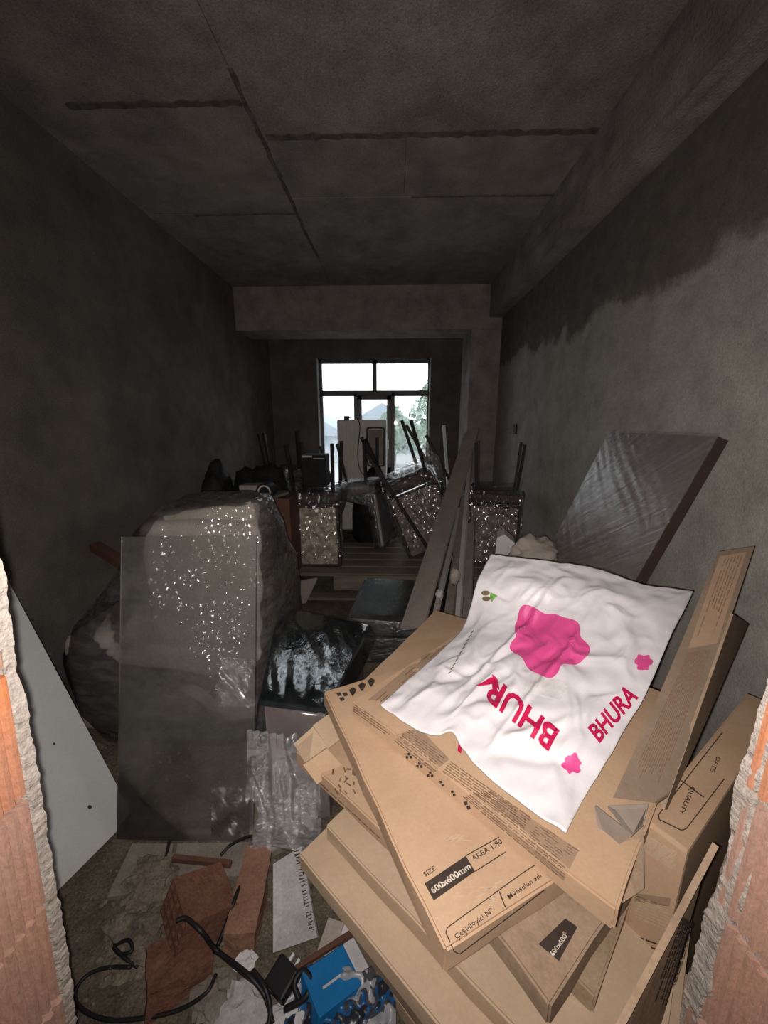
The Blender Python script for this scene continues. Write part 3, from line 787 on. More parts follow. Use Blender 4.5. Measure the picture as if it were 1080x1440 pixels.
def under(p, u, v):
    e = min(1, 9*min(u, 1-u, v, 1-v))
    z = p.z - .004 - e*max(0, (p.z-.004) - (ZA+.006))
    return Vector((p.x, p.y, z))
gb = [[bm.verts.new(under(top[i][j], i/NB, j/NB)) for j in range(NB+1)] for i in range(NB+1)]
for i in range(NB):
    for j in range(NB):
        bm.faces.new((gt[i][j], gt[i+1][j], gt[i+1][j+1], gt[i][j+1])); bm.faces.new((gb[i][j], gb[i][j+1], gb[i+1][j+1], gb[i+1][j]))
for i in range(NB):
    bm.faces.new((gt[i][0], gb[i][0], gb[i+1][0], gt[i+1][0])); bm.faces.new((gt[i][NB], gt[i+1][NB], gb[i+1][NB], gb[i][NB]))
    bm.faces.new((gt[0][i], gt[0][i+1], gb[0][i+1], gb[0][i])); bm.faces.new((gt[NB][i], gb[NB][i], gb[NB][i+1], gt[NB][i+1]))
BG = thing('plastic_bag', 'crumpled white plastic sack with crimson lettering lying on the top carton', 'bag', pz(690,1000,ZA))
BGb = obj('sack', bm, 'bag', BG, smooth=True)
vG = bvh_of([BGb]); BODY[BG.name] = BGb
# big plain pink printed patch and two small ones
def scal(cx, cy, rx, ry, rot, seed, n=64, lob=7, amp=.13):
    rs = random.Random(seed); ph = rs.uniform(0,6); out = []
    for k in range(n):
        a = 2*math.pi*k/n; rr = 1 + amp*math.sin(lob*a+ph) + .09*math.sin(3*a+ph*2) + .05*math.sin((lob+4)*a+ph*3)
        x, y = rx*rr*math.cos(a), ry*rr*math.sin(a)
        out.append((cx + x*math.cos(R(rot)) - y*math.sin(R(rot)), cy + x*math.sin(R(rot)) + y*math.cos(R(rot))))
    return out
def fan_bm(pts, rings=8):
    bm = BM(); cx = sum(p[0] for p in pts)/len(pts); cy = sum(p[1] for p in pts)/len(pts)
    prev = None; n = len(pts)
    for r in range(1, rings+1):
        t = r/rings; cur = [bm.verts.new((cx+(p[0]-cx)*t, cy+(p[1]-cy)*t, 0)) for p in pts]
        if prev is None: bm.faces.new(cur)
        else:
            for k in range(n): bm.faces.new((prev[k], prev[(k+1)%n], cur[(k+1)%n], cur[k]))
        prev = cur
    return bm
printed('pink_patch', fan_bm(scal(770,903,54,44,22,4,128,5,.10),22), 'pink', BG, vG, .0026)
printed('pink_patch', fan_bm(scal(904,932,12,11,0,8,40,6,.12),4), 'pink', BG, vG, .0026)
printed('pink_patch', fan_bm(scal(804,1075,13,14,0,9,40,6,.12),4), 'pink', BG, vG, .0026)
# lettering
ca = R(49); em = 37
printed('lettering', text_bm('BHURA', (841,1046), (em*.70*math.cos(ca), -em*.70*math.sin(ca)), (-em*math.sin(R(38)), -em*math.cos(R(38))), 3, bold=.03), 'red', BG, vG, .0026)
em = 52
printed('lettering', text_bm('BHUR', (788,1030), (-em*.70, -em*.58), (-em*.42, em*.78), 3, bold=.03), 'red', BG, vG, .0026)
printed('print', poly_bm([(668,966),(690,953),(700,956),(703,972),(694,963)],2), 'red', BG, vG, .0026)
printed('grey_label', poly_bm([(748,944),(802,961),(788,985),(733,970)],4), 'grey_p', BG, vG, .0012)
printed('emblem', fan_bm([(683+6*math.cos(a*.4), 834+3.5*math.sin(a*.4)) for a in range(16)],3), 'brown_p', BG, vG, .0012)
printed('emblem', fan_bm([(684+6*math.cos(a*.4), 842+3.5*math.sin(a*.4)) for a in range(16)],3), 'brown_p', BG, vG, .0012)
printed('emblem', fan_bm([(690,833),(700,838),(692,847),(689,841)],3), 'green', BG, vG, .0012)
bm = BM()
for k in range(11):
    t = k/10; x, y = 632+32*t, 947-57*t
    line_bm((x-1.5,y+1), (x+2.5,y-3), 1.4, bm, 1)
printed('small_print', bm, 'brown_p', BG, vG, .0012)
printed('red_corner', poly_bm([(637,1031),(645,1033),(650,1050),(648,1062),(643,1058),(645,1045)],2), 'red', BG, bvh_of([CAb]), .004)

# ================================================================== WRAPPED PANEL ON RIGHT WALL
xr = XR-.045
ptl = px_(861,612,xr); ptr = px_(1008,614,xr)
dirv = None
pbr = pt(893,812,1.53); pbl = py_(775,786,ptl.y-.02)
down_l = (pbl-ptl); down_r = (pbr-ptr)
kz = lambda p, d: p + d*((0.0-p.z)/d.z)
WP = thing('wrapped_tabletop', 'brown tabletop in streaked stretch film leaning on the right wall', 'tabletop', ((ptl+ptr)/2+ Vector((-.3,0,-1.33))))
# a true rectangle: width along the wall, length down the lean
wv = Vector((0,1,0)); wlen = ptl.y-ptr.y
lean = Vector((-(ptl.x-pbl.x), 0, -(ptl.z-pbl.z))).normalized()
ln_ = ptl.z/abs(lean.z)
def pan(u, v): return Vector((xr, ptr.y, ptl.z)) + wv*(u*wlen) + lean*(v*ln_)
nrm = Vector((-lean.z, 0, lean.x)); nrm = nrm if nrm.x < 0 else -nrm      # towards the room
PTH = .042
bm = prism([pan(0,0), pan(1,0), pan(1,1), pan(0,1)], -nrm*PTH)
for v in bm.verts: v.co += Vector((0,0,max(0, PTH*.4)))
obj('panel_board', bm, 'wrapbrown', WP)
ed = [pan(0,0)+Vector((0,-.003,PTH*.4)), pan(0,1)+Vector((0,-.003,PTH*.4)), pan(0,1)+Vector((0,-.003,PTH*.4))-nrm*PTH, pan(0,0)+Vector((0,-.003,PTH*.4))-nrm*PTH]
obj('panel_edge', prism(ed, (0,-.004,0)), 'piping', WP)
def pfilm(u, v):
    p = pan(-.03+1.06*u, -.006+1.0*v) + nrm*.006 + Vector((0,0,PTH*.4))
    s = u*1.0 + v*2.6                                     # diagonal stretch creases
    amp = .35 + .65*math.exp(-((v-.32-.18*(1-u))/.28)**2)
    p += nrm*(.006*amp*abs(noise.noise(Vector((s*9+.9*noise.noise(Vector((u*2,v*3,0))), (u-v)*1.2, 2)))) + .004*noise.noise(Vector((s*22, u*1.5, 5)))*amp + .004)
    return p
obj('stretch_film', sheet(pfilm, 70, 110), 'film_streak', WP, smooth=True)

# ================================================================== ARMCHAIR IN FILM
AC = thing('wrapped_armchair', 'bulky light armchair wrapped in clear film behind the standing glass sheet', 'armchair', (-.95, 1.75, 0))
obj('seat_base', rough(subdiv(bx((-1.30,1.52,.0), (-.58,2.2,.42), bevel=.06, seg=3), 1), .012, 5, 1), 'fabric', AC, smooth=True)
obj('backrest', rough(subdiv(bx((-1.15,1.60,.30), (-.60,1.90,.98), bevel=.07, seg=4), 1), .02, 5, 2), 'fabric', AC, smooth=True)
obj('arm', rough(subdiv(bx((-1.46,1.46,.0), (-1.2,2.15,.50), bevel=.07, seg=3), 1), .014, 6, 3), 'fabric', AC, smooth=True)
obj('arm', rough(subdiv(bx((-.78,1.66,.0), (-.57,2.2,.67), bevel=.09, seg=4), 1), .014, 6, 4), 'cream', AC, smooth=True)
mxh = Matrix.Translation((-.82,1.80,.97)) @ Matrix.Rotation(R(-7), 4, 'Y')
obj('top_cushion', rough(subdiv(bx((-.22,-.15,-.03), (.20,.15,.065), mxh, bevel=.03, seg=3), 1), .008, 8, 5), 'cream', AC, smooth=True)
lv = [(0,-1.44,-.54,1.42,2.2), (.12,-1.48,-.53,1.40,2.22), (.40,-1.50,-.53,1.39,2.25), (.52,-1.45,-.53,1.41,2.26), (.66,-1.33,-.54,1.45,2.22), (.80,-1.22,-.56,1.51,2.1), (.92,-1.17,-.57,1.56,2.0), (1.0,-1.10,-.585,1.6,1.97), (1.05,-1.02,-.60,1.63,1.95), (1.065,-.95,-.66,1.68,1.9)]
rings = []
for i in range(len(lv)-1):
    a, b = lv[i], lv[i+1]; n_ = max(2, int((b[0]-a[0])/.022))
    for k in range(n_):
        t = k/n_; q = [a[j]+(b[j]-a[j])*t for j in range(5)]
        rings.append(superring((q[1]+q[2])/2, (q[3]+q[4])/2, (q[2]-q[1])/2, (q[4]-q[3])/2, q[0], 96, 4.2))
q = lv[-1]; rings.append(superring((q[1]+q[2])/2, (q[3]+q[4])/2, (q[2]-q[1])/2, (q[4]-q[3])/2, q[0], 96, 4.2))
bm = loft(rings)
for v in bm.verts:
    c = v.co; k = .018*noise.noise(Vector((c.x*7, c.y*7, c.z*3))) + .010*noise.noise(Vector((c.x*16+c.z*9, c.y*16, c.z*5)))
    d = Vector((c.x+.98, c.y-1.8, .3)).normalized(); v.co = c + d*k
obj('stretch_film', bm, 'film_milky', AC, smooth=True)
# timber sticking out at the wall side
p0, p1 = py_(133,768,1.95), py_(185,800,1.80)
tag(obj('timber_batten', bar(p0, p1, .05, .04), 'wood_r'), 'short red-brown timber batten poking out left of the wrapped armchair', 'batten')

# ================================================================== STANDING GLASS SHEET
g0, g1 = pz(166,1178,.004), pz(357,1184,.004)
g1.y = g0.y = (g0.y+g1.y)/2
gy = g0.y + .27
g2, g3 = py_(361,753,gy), py_(172,755,gy)
GS = obj('glass_sheet', slab_quad(g0, g1, g2, g3, .006), 'pane')
tag(GS, 'dusty rectangular glass sheet standing on edge in front of the wrapped armchair', 'glass sheet')
def gfilm(u, v):
    p = g0.lerp(g1, u).lerp(g3.lerp(g2, u), v)
    return p + Vector((0,-.012-.006*noise.noise(Vector((u*9, v*14, 1))), 0))
def band(u, v):      # crinkled film left near the sheet's right edge
    return gfilm(.74+.25*u + .05*noise.noise(Vector((v*4,0,0))), .44 + .16*v)
def band2(u, v): return gfilm(.70+.29*u, .02 + .16*v)
gf = obj('film_scrap', sheet(band, 40, 40), 'film_clear', GS, smooth=True)
obj('film_scrap', sheet(band2, 40, 40), 'film_clear', GS, smooth=True)

# ================================================================== WHITE BOARD AT LEFT
A_ = Vector((-.95,1.135,0.004)); u_ = Vector((-.17,-.985,0)).normalized(); v_ = Vector((-.487,.193,.867)); v_.normalize(); u_ = (u_ - v_*u_.dot(v_)).normalized()
a0 = pz(187,1146,.004); A_ = Vector((a0.x, a0.y, .004))
bm = slab_quad(A_, A_+u_*.60, A_+u_*.60+v_*1.50, A_+v_*1.50, .016)
WB = thing('laminate_board', 'white laminated board leaning behind the left brick jamb', 'board', A_)
WBb = obj('board_panel', bm, 'board', WB)
vW = bvh_of([WBb])
for (x, y) in ((28,956),(76,1046),(126,1135),(68,1193)):
    r_ = 1.8 if y != 1135 else 3
    printed('screw_hole', fan_bm([(x+r_*math.cos(k*.7854), y+r_*math.sin(k*.7854)) for k in range(8)],2), 'ink', WB, vW, .0008)

# ================================================================== GLASS TABLE IN FILM
GT = thing('glass_tabletop', 'dark teal glass tabletop in loose film lying tilted beside the wrapped armchair', 'tabletop', (-.28,1.55,.3))
pc = pz(470,925,.42); pn = ((Vector(((wl+wr_)/2, YF, 1.75))-pc).normalized() - ray(470,925).normalized()).normalized()   # lies so that the window mirrors in it
def onp(px, py, off=0.0):
    d = ray(px, py); c_ = pc + pn*off
    return CAM + d*((c_-CAM).dot(pn)/d.dot(pn))
ta, tb, tc_, td = onp(362,992), onp(458,1004), onp(520,880), onp(392,856)
def gtop(u, v): return ta.lerp(tb,u).lerp(td.lerp(tc_,u), v)
bm = sheet(gtop, 2, 2); bmesh.ops.solidify(bm, geom=bm.faces[:], thickness=-.012)
obj('glass_top', bm, 'teal', GT)
def gfilm2(u, v):
    uu, vv = -.06+1.12*u, -.06+1.12*v
    p = gtop(uu, vv); e = max(0, -uu, uu-1, -vv, vv-1)
    p += pn*(.012 + .003*noise.noise(Vector((u*9+v*3, v*5, 2)))); p.z -= min(.1, e*1.5)
    return p
obj('stretch_film', sheet(gfilm2, 70, 70), 'film_top', GT, smooth=True)
WC = thing('wrapped_carton_box', 'brown box in clear film carrying the teal glass tabletop', 'box', (-.28,1.55,0))
lo4 = [gtop(.06,.06), gtop(.94,.06), gtop(.94,.94), gtop(.06,.94)]
bm = BM(); A4 = [bm.verts.new((p.x,p.y,0)) for p in lo4]; B4 = [bm.verts.new(p - pn*.003) for p in lo4]
bm.faces.new(A4[::-1]); bm.faces.new(B4)
for i in range(4): bm.faces.new((A4[i], A4[(i+1)%4], B4[(i+1)%4], B4[i]))
obj('box_body', bm, 'wrapbrown', WC)
def skirt(u, v):
    p = gtop(-.07+1.1*u, -.07)
    return Vector((p.x, p.y - .03 - .05*v - .02*noise.noise(Vector((u*10, v*3, 1))), p.z - .02 - v*(.34 + .10*noise.noise(Vector((u*6, 0, 9))) - .12*(2*u-1)**2)))
obj('film_skirt', sheet(skirt, 60, 30), 'film_loose', WC, smooth=True)

# slab and loose film on the floor below it
bm = slab_quad(pz(350,1205,.05), pz(440,1160,.05), pz(420,1098,.05), pz(352,1098,.05), -.05)
tag(obj('boxed_panel', bm, 'floorcard'), 'flat grey boxed panel on the floor beside the glass sheet', 'panel')
def lf(u, v):
    p = pz(352,1200,.06).lerp(pz(452,1215,.06),u).lerp(pz(372,1135,.06).lerp(pz(452,1085,.06),u), v)
    p.z = .062 + .05*abs(noise.noise(Vector((u*3+v*9, v*4-u*2, 3)))) + .02*noise.noise(Vector((u*5+v*26, v*6, 7)))+.02
    return p
tag(obj('loose_film', sheet(lf, 70, 70), 'film_loose', smooth=True), 'crumpled clear film lying on the floor next to the carton stack', 'plastic film')

# ================================================================== UPTURNED CHAIRS
def upturned_chair(loc, yaw, roll, pitch, label, group, panel='velvet', wrap='film_chair', bare=False, sc=1.0, back_h=.50):
    mx = Matrix.Translation(loc) @ Matrix.Rotation(R(yaw), 4, 'Z') @ Matrix.Rotation(R(roll), 4, 'Y') @ Matrix.Rotation(R(pitch), 4, 'X') @ Matrix.Scale(sc, 4)
    t = thing('upturned_chair', label, 'chair', loc, group)
    W2 = .20
    obj('seat', rough(subdiv(bx((-W2,-.19,back_h+.01), (W2,.22,back_h+.10), mx, bevel=.03, seg=3), 1), .004, 12, 1), 'piping', t, smooth=True)
    obj('backrest', rough(subdiv(bx((-W2+.012,-.235,.012), (W2-.012,-.19,back_h-.005), mx, bevel=.015, seg=2), 2), .004, 12, 2), panel, t, smooth=True)
    bm = BM(); e = W2
    for a, b in (((-e,-.212,0),(e,-.212,0)), ((-e,-.212,back_h),(e,-.212,back_h)), ((-e,-.212,0),(-e,-.212,back_h)), ((e,-.212,0),(e,-.212,back_h))):
        tube([mx@Vector(a), mx@(Vector(a).lerp(Vector(b),.5)), mx@Vector(b)], .014*sc, bm, 6, 2)
    obj('piping', bm, 'piping', t)
    for sx_ in (-1,1):
        for y0_, y1_ in ((-.15,-.21),(.17,.22)):
            obj('leg', bar(mx@Vector((sx_*.16,y0_,back_h+.08)), mx@Vector((sx_*.185,y1_,back_h+.50)), .024*sc, .024*sc, up=(.2,1,.1)), 'blackmet', t)
    def shell():
        bm = bx((-W2-.022,-.262,-.012), (W2+.022,.235,back_h+.135), None, bevel=.03, seg=2); subdiv(bm, 5)
        for v in bm.verts:
            if v.co.z < back_h-.02 and v.co.y > -.1: v.co.y = -.165
        rough(bm, .014, 9, loc[0]*7+3); bmesh.ops.transform(bm, matrix=mx, verts=bm.verts); return bm
    obj('stretch_film', shell(), wrap, t, smooth=True)
    return t
ZP = .235
G = 'chairs stacked legs up'
pA = py_(447,800,3.05)
upturned_chair((pA.x, 3.26, ZP), -2, -1.5, 0, 'film-wrapped chair legs up with a light mottled backrest hanging towards the doorway', G)
pB = py_(592,806,3.3)
upturned_chair((pB.x+.08, 3.55, ZP+.07), 8, -22, 0, 'film-wrapped chair legs up and tilted, brown mottled backrest behind the leaning planks', G, 'velvet_d', sc=1.12)
pC = py_(690,830,3.1)
upturned_chair((pC.x+.04, 3.34, ZP), -14, 1, 0, 'film-wrapped chair legs up beside the right wall, partly behind the white bag', G, 'velvet_d')
pD = py_(512,800,3.2)
upturned_chair((pD.x-.01, 3.66, ZP), 74, 0, -9, 'grey film-wrapped chair legs up and seen edge-on between two mottled chairs', G, 'fabric', 'film_milky')
pE = py_(402,700,4.0)
upturned_chair((pE.x, 4.15, .302), 12, -4, 0, 'dark upturned chair with its black legs up against the far left corner', G, 'piping')
tag(obj('dark_crate', bx((pE.x-.28,3.9,0), (pE.x+.28,4.45,.30), bevel=.01), 'wood_r'), 'dark crate under the upturned chair in the far left corner', 'crate')
# the platform they stand on
PF = thing('pallet', 'low grey timber pallet carrying the upturned chairs', 'pallet', (.1,3.3,0))
yb = 2.88
for i in range(5):
    y0 = yb+.17*i
    obj('deck_board', bx((-.86,y0,.205), (1.05,y0+.14,.232), bevel=.003, seg=1), 'wood', PF)
for x in (-.82,.08,.95):
    obj('bearer', bx((x-.05,yb,.02), (x+.05,yb+.82,.205)), 'wood', PF)
obj('front_rail', bx((-.48,yb-.03,.10), (1.05,yb+.0,.225), bevel=.004, seg=1), 'wood', PF)
obj('bottom_board', bx((-.86,yb,.0), (1.05,yb+.10,.02)), 'wood', PF)
# loose black leg lying across the tilted chair
tag(obj('loose_table_leg', bar(py_(516,638,3.22), py_(602,772,3.14), .026, .026), 'blackmet'), 'long black square tube lying slantwise across the tilted mottled chair', 'table leg')
tag(obj('loose_table_leg', bar(py_(571,597,3.62), py_(606,660,3.62), .028, .028), 'blackmet'), 'black square leg slanting up in front of the right balcony pane', 'table leg')
tag(obj('loose_table_leg', bar(py_(599,612,3.9), py_(640,690,3.9), .03, .03), 'blackmet'), 'black leg slanting behind the leaning planks beside the window', 'table leg')
# clear film hanging over the tilted chair
def hang(u, v):
    a = py_(552,690,3.40).lerp(py_(606,648,3.42), u); b = py_(556,664,3.46).lerp(py_(600,618,3.48), u)
    return a.lerp(b, v) + Vector((0,.02*noise.noise(Vector((u*5,v*9,1))), -.05*math.sin(math.pi*u)*v))
tag(obj('draped_film', sheet(hang, 30, 16), 'film_loose', smooth=True), 'see-through film stretched above the tilted mottled chair before the window', 'plastic film')
def crump(u, v):
    a = py_(594,625,3.55).lerp(py_(618,642,3.55), u); b = py_(606,660,3.5).lerp(py_(628,690,3.5), u)
    return a.lerp(b, v) + Vector((0,-.05*math.sin(math.pi*u)+.03*noise.noise(Vector((u*5,v*6,4))), 0))
tag(obj('bunched_film', sheet(crump, 24, 24), 'film_milky', smooth=True), 'bunched grey film knotted on the tilted chair beside the pale pole', 'plastic film')
# white pole standing behind
a, b = py_(624,598,4.3), py_(628,655,4.3)
d_ = (b-a)/(a.z-b.z)
tag(obj('pale_pole', bar(a, a+d_*(a.z-.0), .035, .03), 'pole'), 'thin pale pole standing upright left of the column', 'pole')
a = py_(636,645,4.4)
tag(obj('dark_post', bx((a.x-.03,4.4,0), (a.x+.03,4.46,a.z)), 'wood_r'), 'dark brown square post standing behind the leaning planks', 'post')

# ================================================================== REFRIGERATOR
x0, x1 = py_(474,600,5.0).x, py_(543,600,5.0).x; zt2 = py_(508,590,5.0).z
RF = thing('refrigerator', 'off-white ribbed refrigerator turned back to front before the balcony door', 'refrigerator', ((x0+x1)/2, 5.3, 0))
obj('cabinet', bx((x0,5.0,.0), (x1,5.6,zt2), bevel=.012), 'fridge', RF)
for k in range(7):
    xx = x0+.06+k*.048
    obj('rib', bx((xx,4.993,.25), (xx+.016,5.004,zt2-.07), bevel=.003, seg=1), 'fridge', RF)
ix0, ix1 = py_(516,600,4.99).x, py_(540,600,4.99).x; iz0, iz1 = py_(527,655,4.99).z, py_(527,602,4.99).z
bm = BM()
tube([(ix0,4.985,iz0+.05),(ix0,4.985,iz1-.05),(ix0+.03,4.985,iz1),(ix1-.03,4.985,iz1),(ix1,4.985,iz1-.05),(ix1,4.985,iz0+.05),(ix1-.03,4.985,iz0),(ix0+.03,4.985,iz0),(ix0,4.985,iz0+.05)], .012, bm, 6, 6)
obj('gasket', bm, 'fridge_d', RF)
obj('access_panel', bx((ix0+.02,4.99,iz0+.02), (ix1-.02,5.002,iz1-.02), bevel=.004), 'mdf', RF)
obj('power_cord', tube([py_(489,588,4.97), py_(500,587,4.96), py_(506,600,4.96), py_(503,640,4.96), py_(508,664,4.95), py_(522,670,4.95), py_(536,655,4.96)], .006, None, 6), 'cable', RF)
obj('power_plug', bx(py_(486,589,4.98)-Vector((.02,.015,.02)), py_(489,586,4.98)+Vector((.02,.015,.01)), bevel=.004, seg=1), 'cable', RF)

# ================================================================== LEANING PLANKS
def lean_strip(p, q, w, h, m, label, name='leaning_plank', group=None):
    return tag(obj(name, bar(p, q, w, h, up=(-.55,-.6,.5)), m), label, 'plank', group)
lean_strip(pt(580,882,2.18), pt(664,606,3.95), .155, .018, 'mdf', 'wide grey-brown board leaning back from behind the cartons')
lean_strip(pt(606,892,2.12), pt(647,715,3.2), .032, .018, 'strip_w', 'slim pale trim strip leaning next to the wide board')
lean_strip(pt(628,890,2.08), pt(655,690,3.3), .055, .02, 'strip', 'narrow grey strip in the middle of the leaning bundle')
lean_strip(pt(643,890,2.05), pt(661,640,3.6), .03, .025, 'strip_w', 'tall slim pale strip leaning farthest up the column')
lean_strip(pt(656,890,2.0), pt(663,735,2.8), .05, .015, 'strip', 'short grey strip at the right end of the leaning bundle')
lean_strip(pt(618,880,2.3), pt(654,675,3.6), .03, .02, 'blackmet', 'black strip leaning among the grey strips')
for (x, y, t, s) in ((640,812,2.25,.028),(618,836,2.3,.02)):
    c = pt(x, y, t)
    tag(obj('film_knot', blob(c, s, .5, 2.2, x, 3, (1,.7,1.8)), 'cream' if s > .025 else 'white', smooth=True), 'small cream plastic knot caught on the leaning strips' if s > .025 else 'small white scrap stuck between the leaning strips', 'plastic scrap')

# ================================================================== BACK CORNER CLUTTER
def bagshape(c, rx, ry, rz, label, seed, name='black_bag', cat='bag', m='blackstuff'):
    return tag(obj(name, blob(c, 1, .28, 1.3, seed, 4, (rx, ry, rz)), m, smooth=True), label, cat)
c = py_(318,690,3.0); bagshape((c.x-.06,2.95,.55), .13,.17,.52, 'tall black bag slumped against the left wall', 3)
c = py_(362,675,3.2); bagshape((c.x,3.25,.50), .24,.22,.54, 'wide black bag behind the wrapped armchair', 8)
c = py_(345,692,2.9)
CT = tag(obj('small_box', bx((c.x-.075,2.97,c.z-.06), (c.x+.07,3.12,c.z+.04), bevel=.003, seg=1), 'cream'), 'small cream box lying before the wide black bag', 'box')
c = py_(371,692,2.85)
CP = thing('tape_roll', 'dark roll with a pale ring end next to the small cream box', 'roll', (c.x, 2.9, c.z-.07))
bm = BM(); bmesh.ops.create_cone(bm, cap_ends=True, segments=28, radius1=.065, radius2=.065, depth=.12, matrix=Matrix.Translation((c.x,2.92,c.z)) @ Matrix.Rotation(R(90),4,'X')); obj('roll_body', bm, 'blackstuff', CP)
bm = tube([(c.x+.045*math.cos(k*math.pi/8), 2.858, c.z+.045*math.sin(k*math.pi/8)) for k in range(17)], .006, None, 6, 2); obj('ring', bm, 'fridge', CP)
c = py_(383,720,2.75)
CRT = thing('plastic_crate', 'dark red-brown crate with a pale rim under the tape roll', 'crate', (c.x, 2.95, 0))
obj('crate_body', bx((c.x-.12,2.75,.0), (c.x+.13,3.1,c.z+.10), bevel=.01), 'wood_r', CRT)
obj('crate_rim', bar((c.x-.12,2.745,c.z+.07), (c.x+.13,2.745,c.z+.145), .018, .018), 'fridge_d', CRT)
c = py_(441,650,3.35)
BB = thing('black_box', 'small black box with white strips on top of the light mottled chair', 'box', (c.x,3.4,.86))
obj('box_body', bx((c.x-.10,3.32,.852), (c.x+.11,3.52,c.z+.065), bevel=.006), 'blackstuff', BB)
obj('white_strip', bx((c.x-.09,3.314,c.z+.045), (c.x-.005,3.322,c.z+.06)), 'white', BB)
obj('white_strip', bx((c.x+.005,3.314,c.z+.03), (c.x+.10,3.322,c.z+.038)), 'white', BB)
# dark wrapped slabs between pallet and table
for i, (z, a) in enumerate(((.16,4),(.27,-6))):
    c = pz(515,862,z)
    t = thing('wrapped_slab', ['flat black slab in glossy film at the bottom of the pair before the pallet', 'flat black slab in glossy film on top of the pair before the pallet'][i], 'slab', (c.x, c.y, z-.1), 'black wrapped slabs')
    mx = Matrix.Translation((.02, 2.36, z)) @ Matrix.Rotation(R(a), 4, 'Z')
    obj('slab_board', bx((-.26,-.3,-.16 if i == 0 else -.105), (.26,.3,0), mx, bevel=.01), 'blackstuff', t)
    bm = bx((-.27,-.31,-.155 if i == 0 else -.10), (.27,.31,.008), mx, bevel=.012); subdiv(bm, 4); rough(bm, .008, 10, i); obj('stretch_film', bm, 'film', t, smooth=True)
c = pz(412,826,.14)
tag(obj('grey_panel_offcut', slab_quad(pz(398,850,.02), pz(430,846,.02), py_(446,812,2.75), py_(412,818,2.75), .02), 'mdf'), 'grey board offcut propped below the light mottled chair', 'offcut')
# pale boxes beyond the bag
c = pt(706,772,2.35)
tag(obj('folded_white_carton', prism([pt(694,800,2.1),pt(722,806,2.1),pt(724,764,2.1),pt(710,752,2.1),pt(699,756,2.1)], (.03,.12,0)), 'white'), 'white folded card standing behind the far corner of the white bag', 'cardboard')
c = pt(752,780,2.0)
tag(obj('grey_sack', blob(c, .11, .4, 1.6, 4, 4, (1.1,.8,.8)), 'fabric', smooth=True), 'grey crumpled sack against the foot of the wrapped wall panel', 'sack')
c = py_(518,705,3.9)
bagshape((c.x+.05,4.05,.42), .22,.2,.46, 'dark bundle with film in the gap below the refrigerator', 12, 'dark_bundle', 'bundle')

# ================================================================== FLOOR RUBBISH
def brick_block(c, size, rot, m, label, holes=True, seed=1, z=0.0):
    lx, ly, lz = size
    mx = Matrix.Translation((c[0], c[1], z+lz/2)) @ Matrix.Rotation(R(rot[2]),4,'Z') @ Matrix.Rotation(R(rot[1]),4,'Y') @ Matrix.Rotation(R(rot[0]),4,'X')
    t = thing('hollow_brick', label, 'brick', (c[0], c[1], z))
    bm = BM()
    if holes:      # clay shell with a grid of open cells in its end
        box(bm, (-lx/2,-ly/2,-lz/2), (lx/2,ly/2,lz/2))
        bm.faces.ensure_lookup_table()
        ff = min(bm.faces, key=lambda f: f.calc_center_median().y); bm.faces.remove(ff)
        nx_, nz_ = 5, 4; th = .005; y0 = -ly/2; y1 = y0+.04
        def q4(*p): bm.faces.new([bm.verts.new(v) for v in p])
        for i in range(nx_):
            for k_ in range(nz_):
                xa, xb = -lx/2+lx*i/nx_, -lx/2+lx*(i+1)/nx_; za, zb2 = -lz/2+lz*k_/nz_, -lz/2+lz*(k_+1)/nz_
                o4 = [(xa,y0,za),(xb,y0,za),(xb,y0,zb2),(xa,y0,zb2)]; i4 = [(xa+th,y0,za+th),(xb-th,y0,za+th),(xb-th,y0,zb2-th),(xa+th,y0,zb2-th)]
                d4 = [(p_[0],y1,p_[2]) for p_ in i4]
                for e in range(4):
                    q4(o4[e],o4[(e+1)%4],i4[(e+1)%4],i4[e]); q4(i4[e],i4[(e+1)%4],d4[(e+1)%4],d4[e])
                q4(*d4)
        bmesh.ops.remove_doubles(bm, verts=bm.verts, dist=1e-5)
        bmesh.ops.transform(bm, matrix=mx, verts=bm.verts)
    else:
        box(bm, (-lx/2,-ly/2,-lz/2), (lx/2,ly/2,lz/2)); subdiv(bm, 7); rough(bm, .012, 9, seed); bmesh.ops.transform(bm, matrix=mx, verts=bm.verts)
    obj('brick_shell', bm, m, t)
    return t
p = pz(276,1286,.05)
brick_block((p.x+.01,p.y), (.135,.14,.095), (-26,3,-48), 'brick_old', 'broken hollow clay brick showing its open cells among the rubbish', True, 2, .03)
p = pz(252,1352,.05)
brick_block((p.x,p.y), (.15,.115,.07), (-8,6,32), 'brick_old', 'lump of dark red brick in front of the open-celled brick', False, 5, .0)
p = pz(350,1262,.05)
brick_block((p.x,p.y+.01), (.085,.235,.08), (-4,5,6), 'brick_pale', 'long pale brick fragment between the black cable and the white foam sheet', False, 9, .0)
# white foam packaging strip with black print
w0,w1,w2,w3 = pz(384,1340,.03), pz(446,1318,.07), pz(424,1190,.10), pz(384,1215,.10)
FS = thing('foam_strip', 'white dusty packing sheet with black print beside the pale brick fragment', 'packaging', (w0.x,w0.y,0))
FSb = obj('sheet_panel', slab_quad(w0,w1,w2,w3,-.012), 'paper', FS)
vFS = bvh_of([FSb])
bm = BM()
for k_ in range(26):
    t_ = k_/26
    if k_ % 7 == 5: continue
    x_, y_ = 417+22*t_, 1197+112*t_; h_ = random.uniform(5,8)
    line_bm((x_-h_/2,y_+1), (x_+h_/2,y_-1), 1.3, bm, 1)
    if k_ % 2: line_bm((x_+h_/2*random.choice((-1,1)),y_-1), (x_+h_/2*random.choice((-1,1)),y_+3.5), 1.2, bm, 1)
printed('black_print', bm, 'ink', FS, vFS)
